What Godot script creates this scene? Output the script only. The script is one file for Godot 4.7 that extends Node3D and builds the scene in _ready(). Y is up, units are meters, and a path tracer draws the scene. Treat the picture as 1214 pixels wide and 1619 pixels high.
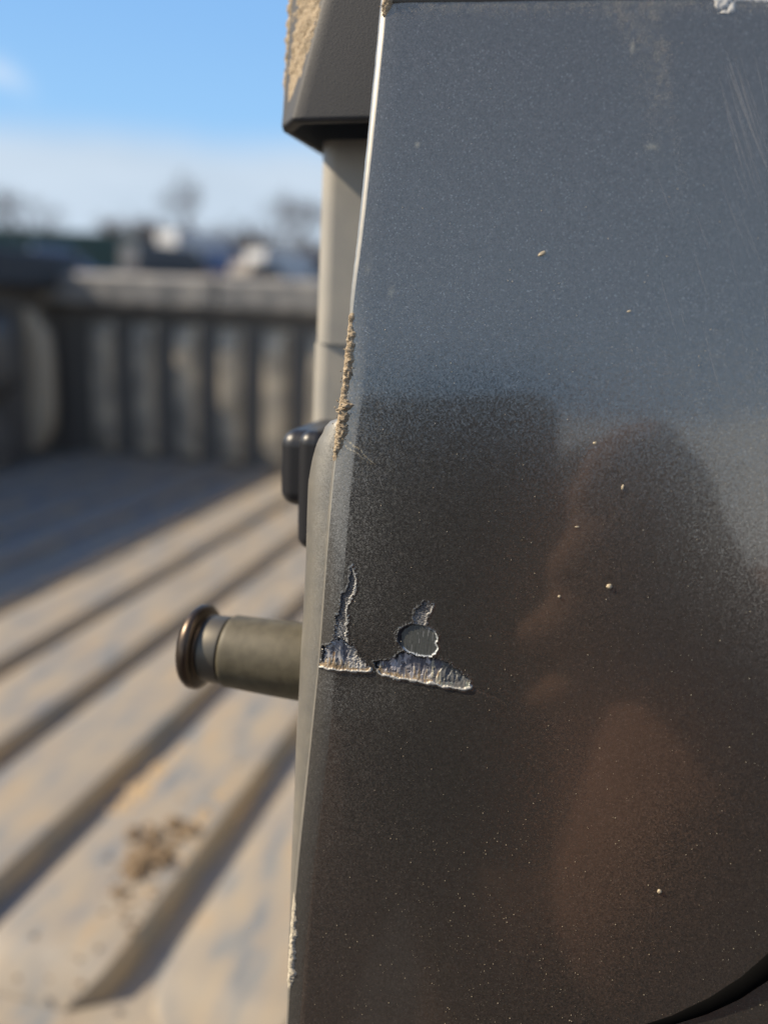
extends Node3D

# ---------------------------------------------------------------- places and measures (metres; panel marks in millimetres)
const EYE := Vector3(0, 1.10, 0)
const FLOOR_Y := 0.78
const SLOPE := 0.035   # the yard rises gently ahead
const BED_AT := Vector3(-0.55, 0, -0.8)
var sun_from := Vector3(-0.76, 0.62, 0.16).normalized()
var cam: Camera3D
# frame of the rear panel: right, up, out, and its origin
var pn := Vector3(0.08434185, 0.15815807, 0.9838051)
var pu := Vector3(-0.01350938, 0.98741381, -0.15758005)
var pr := Vector3(0.9963453, 0, -0.08541692)
var po := Vector3(-0.01054273, 1.08023024, -0.12297564)

var edge_line := PackedVector2Array([Vector2(-29.42, -125.00), Vector2(-29.52, -99.27), Vector2(-29.77, -85.83), Vector2(-29.56, -74.64), Vector2(-29.15, -63.59), Vector2(-28.74, -52.70), Vector2(-28.18, -37.74), Vector2(-28.04, -31.43), Vector2(-27.96, -21.06), Vector2(-27.78, -10.82), Vector2(-27.40, -0.71), Vector2(-26.41, 9.28), Vector2(-26.30, 20.05), Vector2(-25.48, 28.77), Vector2(-24.57, 47.69), Vector2(-23.89, 66.08), Vector2(-23.39, 90.00)])
var boss_line := PackedVector2Array([Vector2(-125.00, 1.70), Vector2(-99.27, 1.91), Vector2(-83.58, 2.22), Vector2(-74.64, 2.74), Vector2(-63.59, 3.36), Vector2(-52.70, 4.09), Vector2(-36.68, 4.82), Vector2(-21.06, 5.13), Vector2(-7.77, 5.86), Vector2(-3.73, 5.55), Vector2(-0.71, 5.03), Vector2(1.30, 3.99), Vector2(3.81, 1.70)])
var chip_a := PackedVector2Array([Vector2(-27.79, -36.08), Vector2(-27.52, -35.58), Vector2(-27.68, -33.73), Vector2(-27.16, -33.89), Vector2(-26.21, -33.28), Vector2(-25.67, -32.49), Vector2(-25.11, -32.18), Vector2(-24.48, -32.13), Vector2(-23.81, -32.62), Vector2(-23.37, -33.09), Vector2(-22.74, -32.97), Vector2(-22.25, -33.43), Vector2(-21.91, -34.15), Vector2(-21.70, -34.71), Vector2(-21.09, -35.22), Vector2(-20.54, -35.74), Vector2(-19.79, -36.52), Vector2(-19.82, -36.95), Vector2(-20.62, -37.02), Vector2(-22.01, -37.06), Vector2(-23.86, -37.10), Vector2(-25.61, -37.18), Vector2(-27.13, -37.17), Vector2(-28.14, -36.96), Vector2(-28.11, -36.46)])
var chip_a_bottom := PackedVector2Array([Vector2(-28.38, -36.90), Vector2(-27.13, -37.17), Vector2(-25.61, -37.18), Vector2(-23.86, -37.10), Vector2(-22.01, -37.06), Vector2(-20.62, -37.02), Vector2(-19.71, -36.86)])
var scrape_a := PackedVector2Array([Vector2(-23.58, -20.20), Vector2(-23.25, -20.85), Vector2(-23.01, -21.85), Vector2(-22.78, -22.86), Vector2(-22.74, -24.23), Vector2(-22.99, -24.76), Vector2(-23.48, -25.33), Vector2(-23.74, -26.27), Vector2(-24.04, -27.33), Vector2(-23.93, -28.01), Vector2(-23.72, -28.68), Vector2(-23.85, -29.85), Vector2(-23.61, -32.13), Vector2(-23.69, -32.61), Vector2(-24.48, -32.05), Vector2(-25.75, -32.30), Vector2(-25.76, -31.20), Vector2(-25.57, -29.57), Vector2(-25.58, -28.53), Vector2(-25.06, -27.67), Vector2(-25.01, -26.51), Vector2(-25.03, -25.36), Vector2(-24.45, -24.51), Vector2(-23.99, -23.66), Vector2(-23.87, -22.85), Vector2(-23.66, -21.57)])
var oval := PackedVector2Array([Vector2(-15.61, -30.67), Vector2(-15.36, -29.91), Vector2(-14.80, -29.24), Vector2(-14.08, -28.80), Vector2(-13.20, -28.53), Vector2(-12.30, -28.50), Vector2(-11.54, -28.60), Vector2(-10.63, -28.78), Vector2(-9.94, -29.08), Vector2(-9.41, -29.56), Vector2(-9.11, -30.21), Vector2(-9.11, -30.74), Vector2(-9.34, -31.09), Vector2(-9.12, -31.49), Vector2(-8.83, -31.99), Vector2(-9.19, -32.49), Vector2(-9.21, -32.90), Vector2(-9.71, -33.11), Vector2(-9.80, -33.51), Vector2(-11.03, -33.59), Vector2(-12.09, -33.49), Vector2(-13.01, -33.29), Vector2(-13.78, -33.10), Vector2(-14.33, -32.74), Vector2(-14.89, -32.34), Vector2(-15.39, -31.64)])
var boat := PackedVector2Array([Vector2(-19.06, -35.37), Vector2(-18.19, -35.11), Vector2(-17.29, -34.95), Vector2(-16.47, -34.68), Vector2(-15.80, -34.39), Vector2(-15.24, -33.76), Vector2(-14.69, -33.01), Vector2(-13.76, -33.34), Vector2(-12.08, -33.67), Vector2(-11.16, -33.79), Vector2(-9.67, -33.68), Vector2(-8.77, -33.74), Vector2(-7.78, -34.01), Vector2(-6.94, -34.37), Vector2(-6.16, -34.81), Vector2(-5.22, -35.39), Vector2(-4.29, -35.94), Vector2(-3.74, -36.36), Vector2(-3.51, -36.86), Vector2(-3.68, -37.19), Vector2(-3.64, -37.72), Vector2(-4.88, -37.94), Vector2(-6.37, -37.96), Vector2(-7.87, -37.78), Vector2(-9.38, -37.62), Vector2(-11.35, -37.51), Vector2(-13.16, -37.51), Vector2(-14.83, -37.48), Vector2(-16.36, -37.34), Vector2(-17.29, -37.14), Vector2(-18.08, -36.84), Vector2(-18.65, -36.21)])
var boat_bottom := PackedVector2Array([Vector2(-18.08, -36.84), Vector2(-17.29, -37.14), Vector2(-16.36, -37.34), Vector2(-14.83, -37.48), Vector2(-13.16, -37.51), Vector2(-11.35, -37.51), Vector2(-9.38, -37.62), Vector2(-7.87, -37.78), Vector2(-6.37, -37.96), Vector2(-4.88, -37.94), Vector2(-3.56, -37.71)])
var scrape_c := PackedVector2Array([Vector2(-13.08, -28.42), Vector2(-13.11, -27.59), Vector2(-12.91, -26.74), Vector2(-12.71, -25.96), Vector2(-12.15, -25.30), Vector2(-11.38, -24.70), Vector2(-10.83, -25.02), Vector2(-10.22, -25.23), Vector2(-10.38, -26.03), Vector2(-10.78, -26.75), Vector2(-11.04, -27.31), Vector2(-11.06, -28.67), Vector2(-11.69, -28.66), Vector2(-12.38, -28.47)])
var crease := PackedVector2Array([Vector2(-3.53, -37.72), Vector2(-1.70, -38.12), Vector2(0.83, -38.75), Vector2(2.37, -39.59)])
var crease_b := PackedVector2Array([Vector2(-20.08, -36.62), Vector2(-18.82, -36.89), Vector2(-17.61, -36.55)])
var strip_line := PackedVector2Array([Vector2(48.60, -69.87), Vector2(45.05, -75.88), Vector2(41.42, -80.02), Vector2(37.12, -83.72), Vector2(31.78, -87.23), Vector2(25.33, -90.36)])
var smear := PackedVector2Array([Vector2(-25.87, -0.61), Vector2(-24.90, -1.34), Vector2(-23.86, -1.67), Vector2(-22.98, -2.61), Vector2(-21.92, -3.33), Vector2(-21.07, -3.77)])

var rng := RandomNumberGenerator.new()
var fine := FastNoiseLite.new()
var streak := FastNoiseLite.new()
var facet := FastNoiseLite.new()
var M := {}
var bed: Node3D

# ---------------------------------------------------------------- small helpers
func lin(r: float, g: float, b: float) -> Color:
	return Color(r, g, b).linear_to_srgb()

func dim(r: float, g: float, b: float) -> Color:
	return lin(r * 0.74, g * 0.74, b * 0.74)

func mat(c: Color, rough: float, metal := 0.0) -> StandardMaterial3D:
	var m := StandardMaterial3D.new()
	m.albedo_color = c
	m.roughness = rough
	m.metallic = metal
	return m

func noise(kind: int, freq: float, sd: int, oct := 4) -> FastNoiseLite:
	var n := FastNoiseLite.new()
	n.noise_type = kind
	n.frequency = freq
	n.seed = sd
	n.fractal_octaves = oct
	return n

func ntex(n: FastNoiseLite, size: int, ramp: Gradient = null, as_normal := 0.0) -> NoiseTexture2D:
	var t := NoiseTexture2D.new()
	t.noise = n
	t.width = size
	t.height = size
	t.seamless = true
	if ramp:
		t.color_ramp = ramp
	if as_normal > 0.0:
		t.as_normal_map = true
		t.bump_strength = as_normal
	return t

func ramp(stops: Array) -> Gradient:
	var g := Gradient.new()
	var o := PackedFloat32Array()
	var c := PackedColorArray()
	for s in stops:
		o.append(s[0])
		c.append(s[1])
	g.offsets = o
	g.colors = c
	return g

func mesh_of(v: PackedVector3Array, n: PackedVector3Array, idx: PackedInt32Array, uv := PackedVector2Array(), col := PackedColorArray(), uv2 := PackedVector2Array()) -> ArrayMesh:
	var a := []
	a.resize(Mesh.ARRAY_MAX)
	a[Mesh.ARRAY_VERTEX] = v
	a[Mesh.ARRAY_NORMAL] = n
	a[Mesh.ARRAY_INDEX] = idx
	if uv.size():
		a[Mesh.ARRAY_TEX_UV] = uv
	if uv2.size():
		a[Mesh.ARRAY_TEX_UV2] = uv2
	if col.size():
		a[Mesh.ARRAY_COLOR] = col
	var m := ArrayMesh.new()
	m.add_surface_from_arrays(Mesh.PRIMITIVE_TRIANGLES, a)
	return m

func put(called: String, m: Mesh, material: Material, parent: Node3D = null, label := "") -> MeshInstance3D:
	var o := MeshInstance3D.new()
	o.name = called
	o.mesh = m
	o.material_override = material
	if material and m is ArrayMesh:
		m.surface_set_material(0, material)
	if parent == null:
		add_child(o, true)
	else:
		parent.add_child(o, true)
		if parent == bed:
			o.position = -BED_AT
	if label:
		o.set_meta("label", label)
	return o

func tag(o: Node3D, label: String, category: String, group := "", kind := "") -> Node3D:
	o.set_meta("label", label)
	if category:
		o.set_meta("category", category)
	if group:
		o.set_meta("group", group)
	if kind:
		o.set_meta("kind", kind)
	return o

func base(called: String, at: Vector3, turn := 0.0) -> Node3D:
	var o := Node3D.new()
	o.name = called
	add_child(o, true)
	o.position = at
	o.rotation.y = turn
	return o

# flat shaded triangles from a vertex list
func flat_mesh(v: PackedVector3Array, idx: PackedInt32Array) -> ArrayMesh:
	var ov := PackedVector3Array()
	var on := PackedVector3Array()
	var oi := PackedInt32Array()
	for t in range(0, idx.size(), 3):
		var a := v[idx[t]]
		var b := v[idx[t + 1]]
		var c := v[idx[t + 2]]
		var nn := (c - a).cross(b - a)
		if nn.length_squared() < 1e-20:
			continue
		nn = nn.normalized()
		for p in [a, b, c]:
			oi.append(ov.size())
			ov.append(p)
			on.append(nn)
	return mesh_of(ov, on, oi)

func volume(v: PackedVector3Array, idx: PackedInt32Array) -> float:
	var s := 0.0
	for t in range(0, idx.size(), 3):
		s += v[idx[t]].dot(v[idx[t + 2]].cross(v[idx[t + 1]]))
	return s

func smooth_mesh(v: PackedVector3Array, idx: PackedInt32Array, col := PackedColorArray(), closed := true, uv := PackedVector2Array(), uv2 := PackedVector2Array()) -> ArrayMesh:
	if closed and volume(v, idx) < 0.0:
		for t in range(0, idx.size(), 3):
			var k := idx[t + 1]
			idx[t + 1] = idx[t + 2]
			idx[t + 2] = k
	var n := PackedVector3Array()
	n.resize(v.size())
	for t in range(0, idx.size(), 3):
		var a := v[idx[t]]
		var f := (v[idx[t + 2]] - a).cross(v[idx[t + 1]] - a)
		n[idx[t]] += f
		n[idx[t + 1]] += f
		n[idx[t + 2]] += f
	for i in n.size():
		n[i] = n[i].normalized() if n[i].length_squared() > 0.0 else Vector3.UP
	return mesh_of(v, n, idx, uv, col, uv2)

# rows of points; ring closes each row; caps close the ends
func loft(rows: Array, ring := true, caps := true, flip := false, smooth := true) -> ArrayMesh:
	var v := PackedVector3Array()
	var idx := PackedInt32Array()
	var w: int = rows[0].size()
	for r in rows:
		v.append_array(r)
	for i in rows.size() - 1:
		for j in (w if ring else w - 1):
			var a := i * w + j
			var b := i * w + (j + 1) % w
			idx.append_array(PackedInt32Array([a, b, a + w, b, b + w, a + w]))
	if ring and caps:
		for e in [0, rows.size() - 1]:
			var c := Vector3.ZERO
			for p in rows[e]:
				c += p
			var s := v.size()
			v.append_array(rows[e])
			v.append(c / w)
			for j in w:
				if e == 0:
					idx.append_array(PackedInt32Array([s + w, s + (j + 1) % w, s + j]))
				else:
					idx.append_array(PackedInt32Array([s + w, s + j, s + (j + 1) % w]))
	var closed := ring and caps
	if (closed and volume(v, idx) < 0.0) or (not closed and flip):
		for t in range(0, idx.size(), 3):
			var k := idx[t + 1]
			idx[t + 1] = idx[t + 2]
			idx[t + 2] = k
	return smooth_mesh(v, idx, PackedColorArray(), false) if smooth else flat_mesh(v, idx)

# box with rounded edges
func rbox(c: Vector3, s: Vector3, r: float, steps := 2) -> ArrayMesh:
	var v := PackedVector3Array()
	var n := PackedVector3Array()
	var idx := PackedInt32Array()
	var h := s / 2.0
	r = minf(r, minf(h.x, minf(h.y, h.z)) * 0.98)
	var ax := [Vector3.RIGHT, Vector3.UP, Vector3.BACK]
	for f in 6:
		var d: int = f / 2
		var sg := 1.0 if f % 2 == 0 else -1.0
		var e1: int = (d + 1) % 3
		var e2: int = (d + 2) % 3
		var c1 := []
		var c2 := []
		for k in steps + 1:
			var q := tan(k * PI / 4.0 / steps)
			c1.append(-h[e1] + r * (1.0 - tan((steps - k) * PI / 4.0 / steps)))
			c2.append(-h[e2] + r * (1.0 - tan((steps - k) * PI / 4.0 / steps)))
		for k in steps + 1:
			c1.append(h[e1] - r * (1.0 - tan(k * PI / 4.0 / steps)))
			c2.append(h[e2] - r * (1.0 - tan(k * PI / 4.0 / steps)))
		var s0 := v.size()
		for a in c1:
			for b in c2:
				var p: Vector3 = ax[d] * h[d] * sg + ax[e1] * a + ax[e2] * b
				var q := p.clamp(-h + Vector3.ONE * r, h - Vector3.ONE * r)
				var nn := (p - q).normalized()
				v.append(c + q + nn * r)
				n.append(nn)
		var w := c2.size()
		for i in c1.size() - 1:
			for j in w - 1:
				var a := s0 + i * w + j
				if sg > 0:
					idx.append_array(PackedInt32Array([a, a + 1, a + w, a + 1, a + w + 1, a + w]))
				else:
					idx.append_array(PackedInt32Array([a, a + w, a + 1, a + 1, a + w, a + w + 1]))
	return mesh_of(v, n, idx)

func ring_pts(c: Vector3, x: Vector3, y: Vector3, rx: float, ry: float, k: int) -> PackedVector3Array:
	var o := PackedVector3Array()
	for i in k:
		var a := TAU * i / k
		o.append(c + x * cos(a) * rx + y * sin(a) * ry)
	return o

# turned shape: profile of (distance along, radius)
func lathe(c: Vector3, axis: Vector3, prof: Array, k := 32) -> ArrayMesh:
	var x := axis.cross(Vector3.UP if absf(axis.y) < 0.9 else Vector3.RIGHT).normalized()
	var y := axis.cross(x).normalized()
	var rows := []
	for p in prof:
		rows.append(ring_pts(c + axis * p.x, x, y, p.y, p.y, k))
	return loft(rows)

func add_tube(v: PackedVector3Array, idx: PackedInt32Array, a: Vector3, b: Vector3, ra: float, rb: float, k: int) -> void:
	var d := (b - a).normalized()
	var x := d.cross(Vector3.UP if absf(d.y) < 0.9 else Vector3.RIGHT).normalized()
	var y := d.cross(x)
	var s := v.size()
	v.append_array(ring_pts(a, x, y, ra, ra, k))
	v.append_array(ring_pts(b, x, y, rb, rb, k))
	for j in k:
		var p := s + j
		var q := s + (j + 1) % k
		idx.append_array(PackedInt32Array([p, p + k, q, q, p + k, q + k]))

func prism(poly: PackedVector2Array, xs: Array, scales: Array) -> ArrayMesh:
	# side outline (z, y) swept across x, each station drawn in a little about its middle
	var mid := Vector2.ZERO
	for p in poly:
		mid += p
	mid /= poly.size()
	var v := PackedVector3Array()
	var idx := PackedInt32Array()
	var w := poly.size()
	for k in xs.size():
		for p in poly:
			var q := mid + (p - mid) * (scales[k] as float)
			v.append(Vector3(xs[k], q.y, q.x))
	for i in xs.size() - 1:
		for j in w:
			var a := i * w + j
			var b := i * w + (j + 1) % w
			idx.append_array(PackedInt32Array([a, b, a + w, b, b + w, a + w]))
	var tri := Geometry2D.triangulate_polygon(poly)
	var last := (xs.size() - 1) * w
	for t in range(0, tri.size(), 3):
		idx.append_array(PackedInt32Array([tri[t], tri[t + 2], tri[t + 1], last + tri[t], last + tri[t + 1], last + tri[t + 2]]))
	if volume(v, idx) < 0.0:
		idx.reverse()
	return flat_mesh(v, idx)

func interp(line: PackedVector2Array, x: float, by_y: bool) -> float:
	# value of a line at x: by_y reads u at a given v, else y at a given x
	for i in line.size() - 1:
		var x0 := line[i].y if by_y else line[i].x
		var x1 := line[i + 1].y if by_y else line[i + 1].x
		if x <= x1 or i == line.size() - 2:
			var t := clampf((x - x0) / (x1 - x0), 0.0, 1.0)
			t = t * t * (3.0 - 2.0 * t) if false else t
			return lerpf(line[i].x if by_y else line[i].y, line[i + 1].x if by_y else line[i + 1].y, t)
	return 0.0

var edge_table := PackedFloat32Array()
func edge_u(v: float) -> float:
	# smoothed panel edge, tabulated each half millimetre from -125 to 90
	if edge_table.is_empty():
		for i in 431:
			var s := 0.0
			for k in 13:
				s += interp(edge_line, -125.0 + i * 0.5 + (k - 6) * 1.0, true)
			edge_table.append(s / 13.0)
	var f := clampf((v + 125.0) * 2.0, 0.0, 429.0)
	var i := int(f)
	return lerpf(edge_table[i], edge_table[i + 1], f - i)

func pw(u: float, v: float, w: float) -> Vector3:
	return po + pr * (u * 0.001) + pu * (v * 0.001) + pn * (w * 0.001)

func seg_dist(p: Vector2, line: PackedVector2Array, closed: bool) -> float:
	var best := 1e9
	var n := line.size()
	for i in (n if closed else n - 1):
		var a := line[i]
		var ab := line[(i + 1) % n] - a
		var t := clampf((p - a).dot(ab) / ab.length_squared(), 0.0, 1.0)
		best = minf(best, (a + ab * t).distance_squared_to(p))
	return sqrt(best)

# ---------------------------------------------------------------- script proper
func _ready() -> void:
	rng.seed = 7
	fine = noise(FastNoiseLite.TYPE_SIMPLEX_SMOOTH, 1.0, 3, 4)
	streak = noise(FastNoiseLite.TYPE_SIMPLEX_SMOOTH, 1.0, 5, 2)
	facet = noise(FastNoiseLite.TYPE_CELLULAR, 1.0, 17, 1)
	facet.fractal_type = FastNoiseLite.FRACTAL_NONE
	facet.cellular_return_type = FastNoiseLite.RETURN_CELL_VALUE
	make_camera()
	make_sky_and_sun()
	make_materials()
	make_ground()
	make_lot()
	make_bed()
	make_mud()
	make_phone()
	make_person()

func make_camera() -> void:
	cam = Camera3D.new()
	cam.name = "camera"
	add_child(cam)
	cam.position = EYE
	cam.rotation = Vector3(deg_to_rad(-14.0), deg_to_rad(13.8), deg_to_rad(2.5))
	var lens := CameraAttributesPhysical.new()
	lens.frustum_focal_length = 12.0 / tan(deg_to_rad(32.514))
	lens.frustum_focus_distance = 0.1285
	lens.frustum_near = 0.01
	lens.frustum_far = 600.0
	lens.exposure_aperture = 5.2
	cam.attributes = lens
	cam.fov = 65.03
	cam.near = 0.01
	cam.far = 600.0
	cam.current = true

func make_sky_and_sun() -> void:
	var w := 1024
	var h := 512
	var im := Image.create(w, h, false, Image.FORMAT_RGBF)
	var cl := noise(FastNoiseLite.TYPE_SIMPLEX_SMOOTH, 1.0, 11, 4)
	var zen := Vector3(0.085, 0.19, 0.46)
	var mid := Vector3(0.255, 0.51, 0.90)
	var low := Vector3(0.34, 0.62, 0.96)
	var haze := Vector3(0.62, 0.72, 0.83)
	for y in h:
		var el := 90.0 - (y + 0.5) / h * 180.0
		for x in w:
			var az := (x + 0.5) / w * TAU
			var c: Vector3
			if el <= 0.0:
				c = Vector3(0.42, 0.46, 0.50)
			else:
				var d := Vector3(sin(az), 0, -cos(az)) * 2.0
				c = low.lerp(mid, smoothstep(8.0, 20.0, el)).lerp(zen, smoothstep(18.0, 48.0, el)).lerp(Vector3(0.05, 0.12, 0.33), smoothstep(45.0, 85.0, el))
				var n1 := cl.get_noise_3d(d.x, el * 0.02, d.z)
				var n2 := cl.get_noise_3d(d.x * 3.0, el * 0.35, d.z * 3.0)
				var back := 0.5 - 0.5 * cos(az - 0.25)
				var rear := smoothstep(0.35, 0.95, back)
				var edge := 10.2 + n1 * 1.6 + 1.9 * rear
				var band := 1.0 - smoothstep(edge - lerpf(2.2, 0.9, rear), edge + lerpf(1.2, 0.5, rear), el)
				c = c.lerp(Vector3(0.50, 0.565, 0.68), 0.58 * rear * smoothstep(11.0, 24.0, el) * (1.0 - smoothstep(36.0, 70.0, el)))
				c = c.lerp(haze.lerp(Vector3(1.22, 1.21, 1.17), smoothstep(0.3, 0.95, back)) + Vector3(1, 1, 1) * n2 * 0.05, band * 0.92)
				# a thin wisp of high cloud
				var da := wrapf(rad_to_deg(az) - 321.0, -180.0, 180.0)
				var bow := 12.6 - da * da * 0.12
				var wisp := exp(-pow((el - bow) / 0.7, 2.0)) * (1.0 - smoothstep(1.5, 4.2, absf(da + 1.0)))
				c = c.lerp(Vector3(0.75, 0.85, 0.97), wisp * 0.55)
				# brighter towards the sun
				var dir := Vector3(sin(az) * cos(deg_to_rad(el)), sin(deg_to_rad(el)), -cos(az) * cos(deg_to_rad(el)))
				c *= 1.0 + 0.45 * pow(maxf(0.0, dir.dot(sun_from)), 6.0)
			c /= 1.4
			im.set_pixel(x, y, Color(c.x, c.y, c.z))
	var sky_mat := PanoramaSkyMaterial.new()
	sky_mat.panorama = ImageTexture.create_from_image(im)
	var sky := Sky.new()
	sky.sky_material = sky_mat
	var env := Environment.new()
	env.background_mode = Environment.BG_SKY
	env.sky = sky
	env.tonemap_mode = Environment.TONE_MAPPER_LINEAR
	env.tonemap_exposure = 1.4
	env.sdfgi_enabled = true
	env.ssao_enabled = true
	env.ssil_enabled = true
	var we := WorldEnvironment.new()
	we.name = "world_environment"
	we.environment = env
	add_child(we)
	var sun := DirectionalLight3D.new()
	sun.name = "sun"
	sun.light_energy = 1.6
	sun.light_color = Color(1.0, 0.93, 0.82)
	sun.light_angular_distance = 0.53
	sun.shadow_enabled = true
	sun.basis = Basis.looking_at(-sun_from)
	add_child(sun)

# ---------------------------------------------------------------- materials
func flake_maps() -> Array:
	var size := 1024
	var imgs := []
	for k in 3:
		var n := noise(FastNoiseLite.TYPE_CELLULAR, 0.36, 21 + k, 1)
		n.fractal_type = FastNoiseLite.FRACTAL_NONE
		n.cellular_return_type = FastNoiseLite.RETURN_CELL_VALUE
		n.cellular_distance_function = FastNoiseLite.DISTANCE_EUCLIDEAN
		imgs.append(n.get_seamless_image(size, size, false, false, 0.02).get_data())
	var a: PackedByteArray = imgs[0]
	var b: PackedByteArray = imgs[1]
	var c: PackedByteArray = imgs[2]
	var normal := PackedByteArray()
	normal.resize(size * size * 3)
	var color := PackedByteArray()
	color.resize(size * size * 3)
	var lut := PackedByteArray()
	for i in 256:
		var t := i / 255.0
		var g := 0.145 + 0.075 * t
		if t > 0.965:
			g = 0.25 + (t - 0.965) * 3.0
		lut.append(int(255.0 * Color(g, g, g).linear_to_srgb().r))
	var tone := noise(FastNoiseLite.TYPE_SIMPLEX, 0.05, 4, 2)
	for i in size * size:
		var j := i * 3
		normal[j] = a[i]
		normal[j + 1] = b[i]
		normal[j + 2] = 255
		var g := lut[c[i]]
		color[j] = g
		color[j + 1] = int(g * 0.975)
		color[j + 2] = int(g * 0.925)
	return [ImageTexture.create_from_image(Image.create_from_data(size, size, false, Image.FORMAT_RGB8, color)), ImageTexture.create_from_image(Image.create_from_data(size, size, false, Image.FORMAT_RGB8, normal))]

const DU0 := -33.0
const DV0 := 76.0
const DPX := 0.092
func dab(im: Image, u: float, v: float, c: Color) -> void:
	var x := int((u - DU0) / DPX)
	var y := int((DV0 - v) / DPX)
	if x < 0 or y < 0 or x >= im.get_width() or y >= im.get_height():
		return
	var o := im.get_pixel(x, y)
	var a := o.a + c.a * (1.0 - o.a)
	im.set_pixel(x, y, Color(c.r, c.g, c.b, minf(a, 0.95)))

func dust_map() -> ImageTexture:
	# dust, scuffs and fine scratches lying on the paint
	var im := Image.create(1024, 2048, false, Image.FORMAT_RGBA8)
	im.fill(Color(0.62, 0.57, 0.50, 0.0))
	var tan := Color(0.72, 0.66, 0.56)
	var r := RandomNumberGenerator.new()
	r.seed = 31
	var n := noise(FastNoiseLite.TYPE_SIMPLEX, 0.35, 8, 3)
	# dusty trickles from the top edge
	for t in [[14.0, 66.0, 16.0, 50.0, 5.0, 0.5], [14.0, 66.0, 21.5, 36.0, 1.6, 0.55], [16.0, 60.0, 17.5, 38.0, 2.6, 0.35], [8.0, 66.0, 13.5, 58.0, 4.0, 0.35]]:
		for i in int(5200 * t[4] / 5.0):
			var q := r.randf()
			var u: float = lerpf(t[0], t[2], q) + r.randfn() * t[4] * 0.35
			var v: float = lerpf(t[1], t[3], q) + r.randfn() * 0.5
			if n.get_noise_2d(u * 2.0, v * 2.0) > -0.05:
				dab(im, u, v, Color(tan.r, tan.g, tan.b, r.randf() * t[5] * (1.0 - q * 0.7)))
	# along the top strip
	for i in 12000:
		var u := r.randf_range(-23.0, 46.0)
		var v := 65.6 - absf(r.randfn()) * 1.1
		if n.get_noise_2d(u * 0.6, v * 1.5) > -0.1:
			dab(im, u, v, Color(tan.r, tan.g, tan.b, r.randf() * 0.45))
	# dried splash by the edge
	for i in 2600:
		var q := r.randf() * (smear.size() - 1.001)
		var p: Vector2 = smear[int(q)].lerp(smear[int(q) + 1], q - int(q))
		var w := 0.55 * (1.0 - q / 6.0) + 0.1
		var side := -1.0 if r.randf() < 0.5 else 1.0
		p += Vector2(0.5, 0.6).normalized() * side * w * (0.5 + 0.5 * r.randf())
		if n.get_noise_2d(p.x * 4.0, p.y * 4.0) > 0.0:
			dab(im, p.x, p.y, Color(tan.r, tan.g, tan.b, 0.55))
	# short scuffs over and beside the chips
	for s in [[-24.7, -21.4, -25.4, -26.0], [-24.0, -21.6, -24.3, -24.6], [-22.6, -5.0, -21.8, -10.0], [-20.4, -8.5, -19.8, -11.0], [-22.9, -4.0, -22.3, -8.5], [-17.0, 8.0, -16.0, 4.0]]:
		for i in 120:
			var q := i / 120.0
			dab(im, lerpf(s[0], s[2], q) + 0.3 * sin(q * 3.0), lerpf(s[1], s[3], q), Color(0.66, 0.65, 0.62, 0.30 * r.randf()))
	# faint dull blotches
	for b in [[-20.3, 22.9, 0.6, 1.2, 0.30], [-17.8, 45.1, 0.5, 0.5, 0.25], [-24.2, 26.5, 0.8, 1.3, 0.25], [16.5, 45.2, 1.1, 0.6, 0.5], [12.5, 59.0, 0.3, 0.9, 0.5]]:
		for i in 500:
			dab(im, b[0] + r.randfn() * b[2] * 0.5, b[1] + r.randfn() * b[3] * 0.5, Color(tan.r, tan.g, tan.b, b[4] * 0.4))
	# specks of dust, denser low down
	for i in 2600:
		var u := r.randf_range(-29.0, 60.0)
		var v := 70.0 - 180.0 * pow(r.randf(), 0.6)
		var al := r.randf_range(0.15, 0.6)
		dab(im, u, v, Color(tan.r, tan.g, tan.b, al))
		if r.randf() < 0.3:
			dab(im, u + DPX, v, Color(tan.r, tan.g, tan.b, al * 0.6))
		if r.randf() < 0.3:
			dab(im, u, v + DPX, Color(tan.r, tan.g, tan.b, al * 0.6))
	# clusters of splashed dust near the bottom
	for k in 26:
		var cu := r.randf_range(-8.0, 14.0)
		var cv := r.randf_range(-92.0, -56.0)
		for i in 60:
			dab(im, cu + r.randfn() * 0.8, cv + r.randfn() * 0.6, Color(tan.r, tan.g, tan.b, r.randf() * 0.45))
	return ImageTexture.create_from_image(im)

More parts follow.
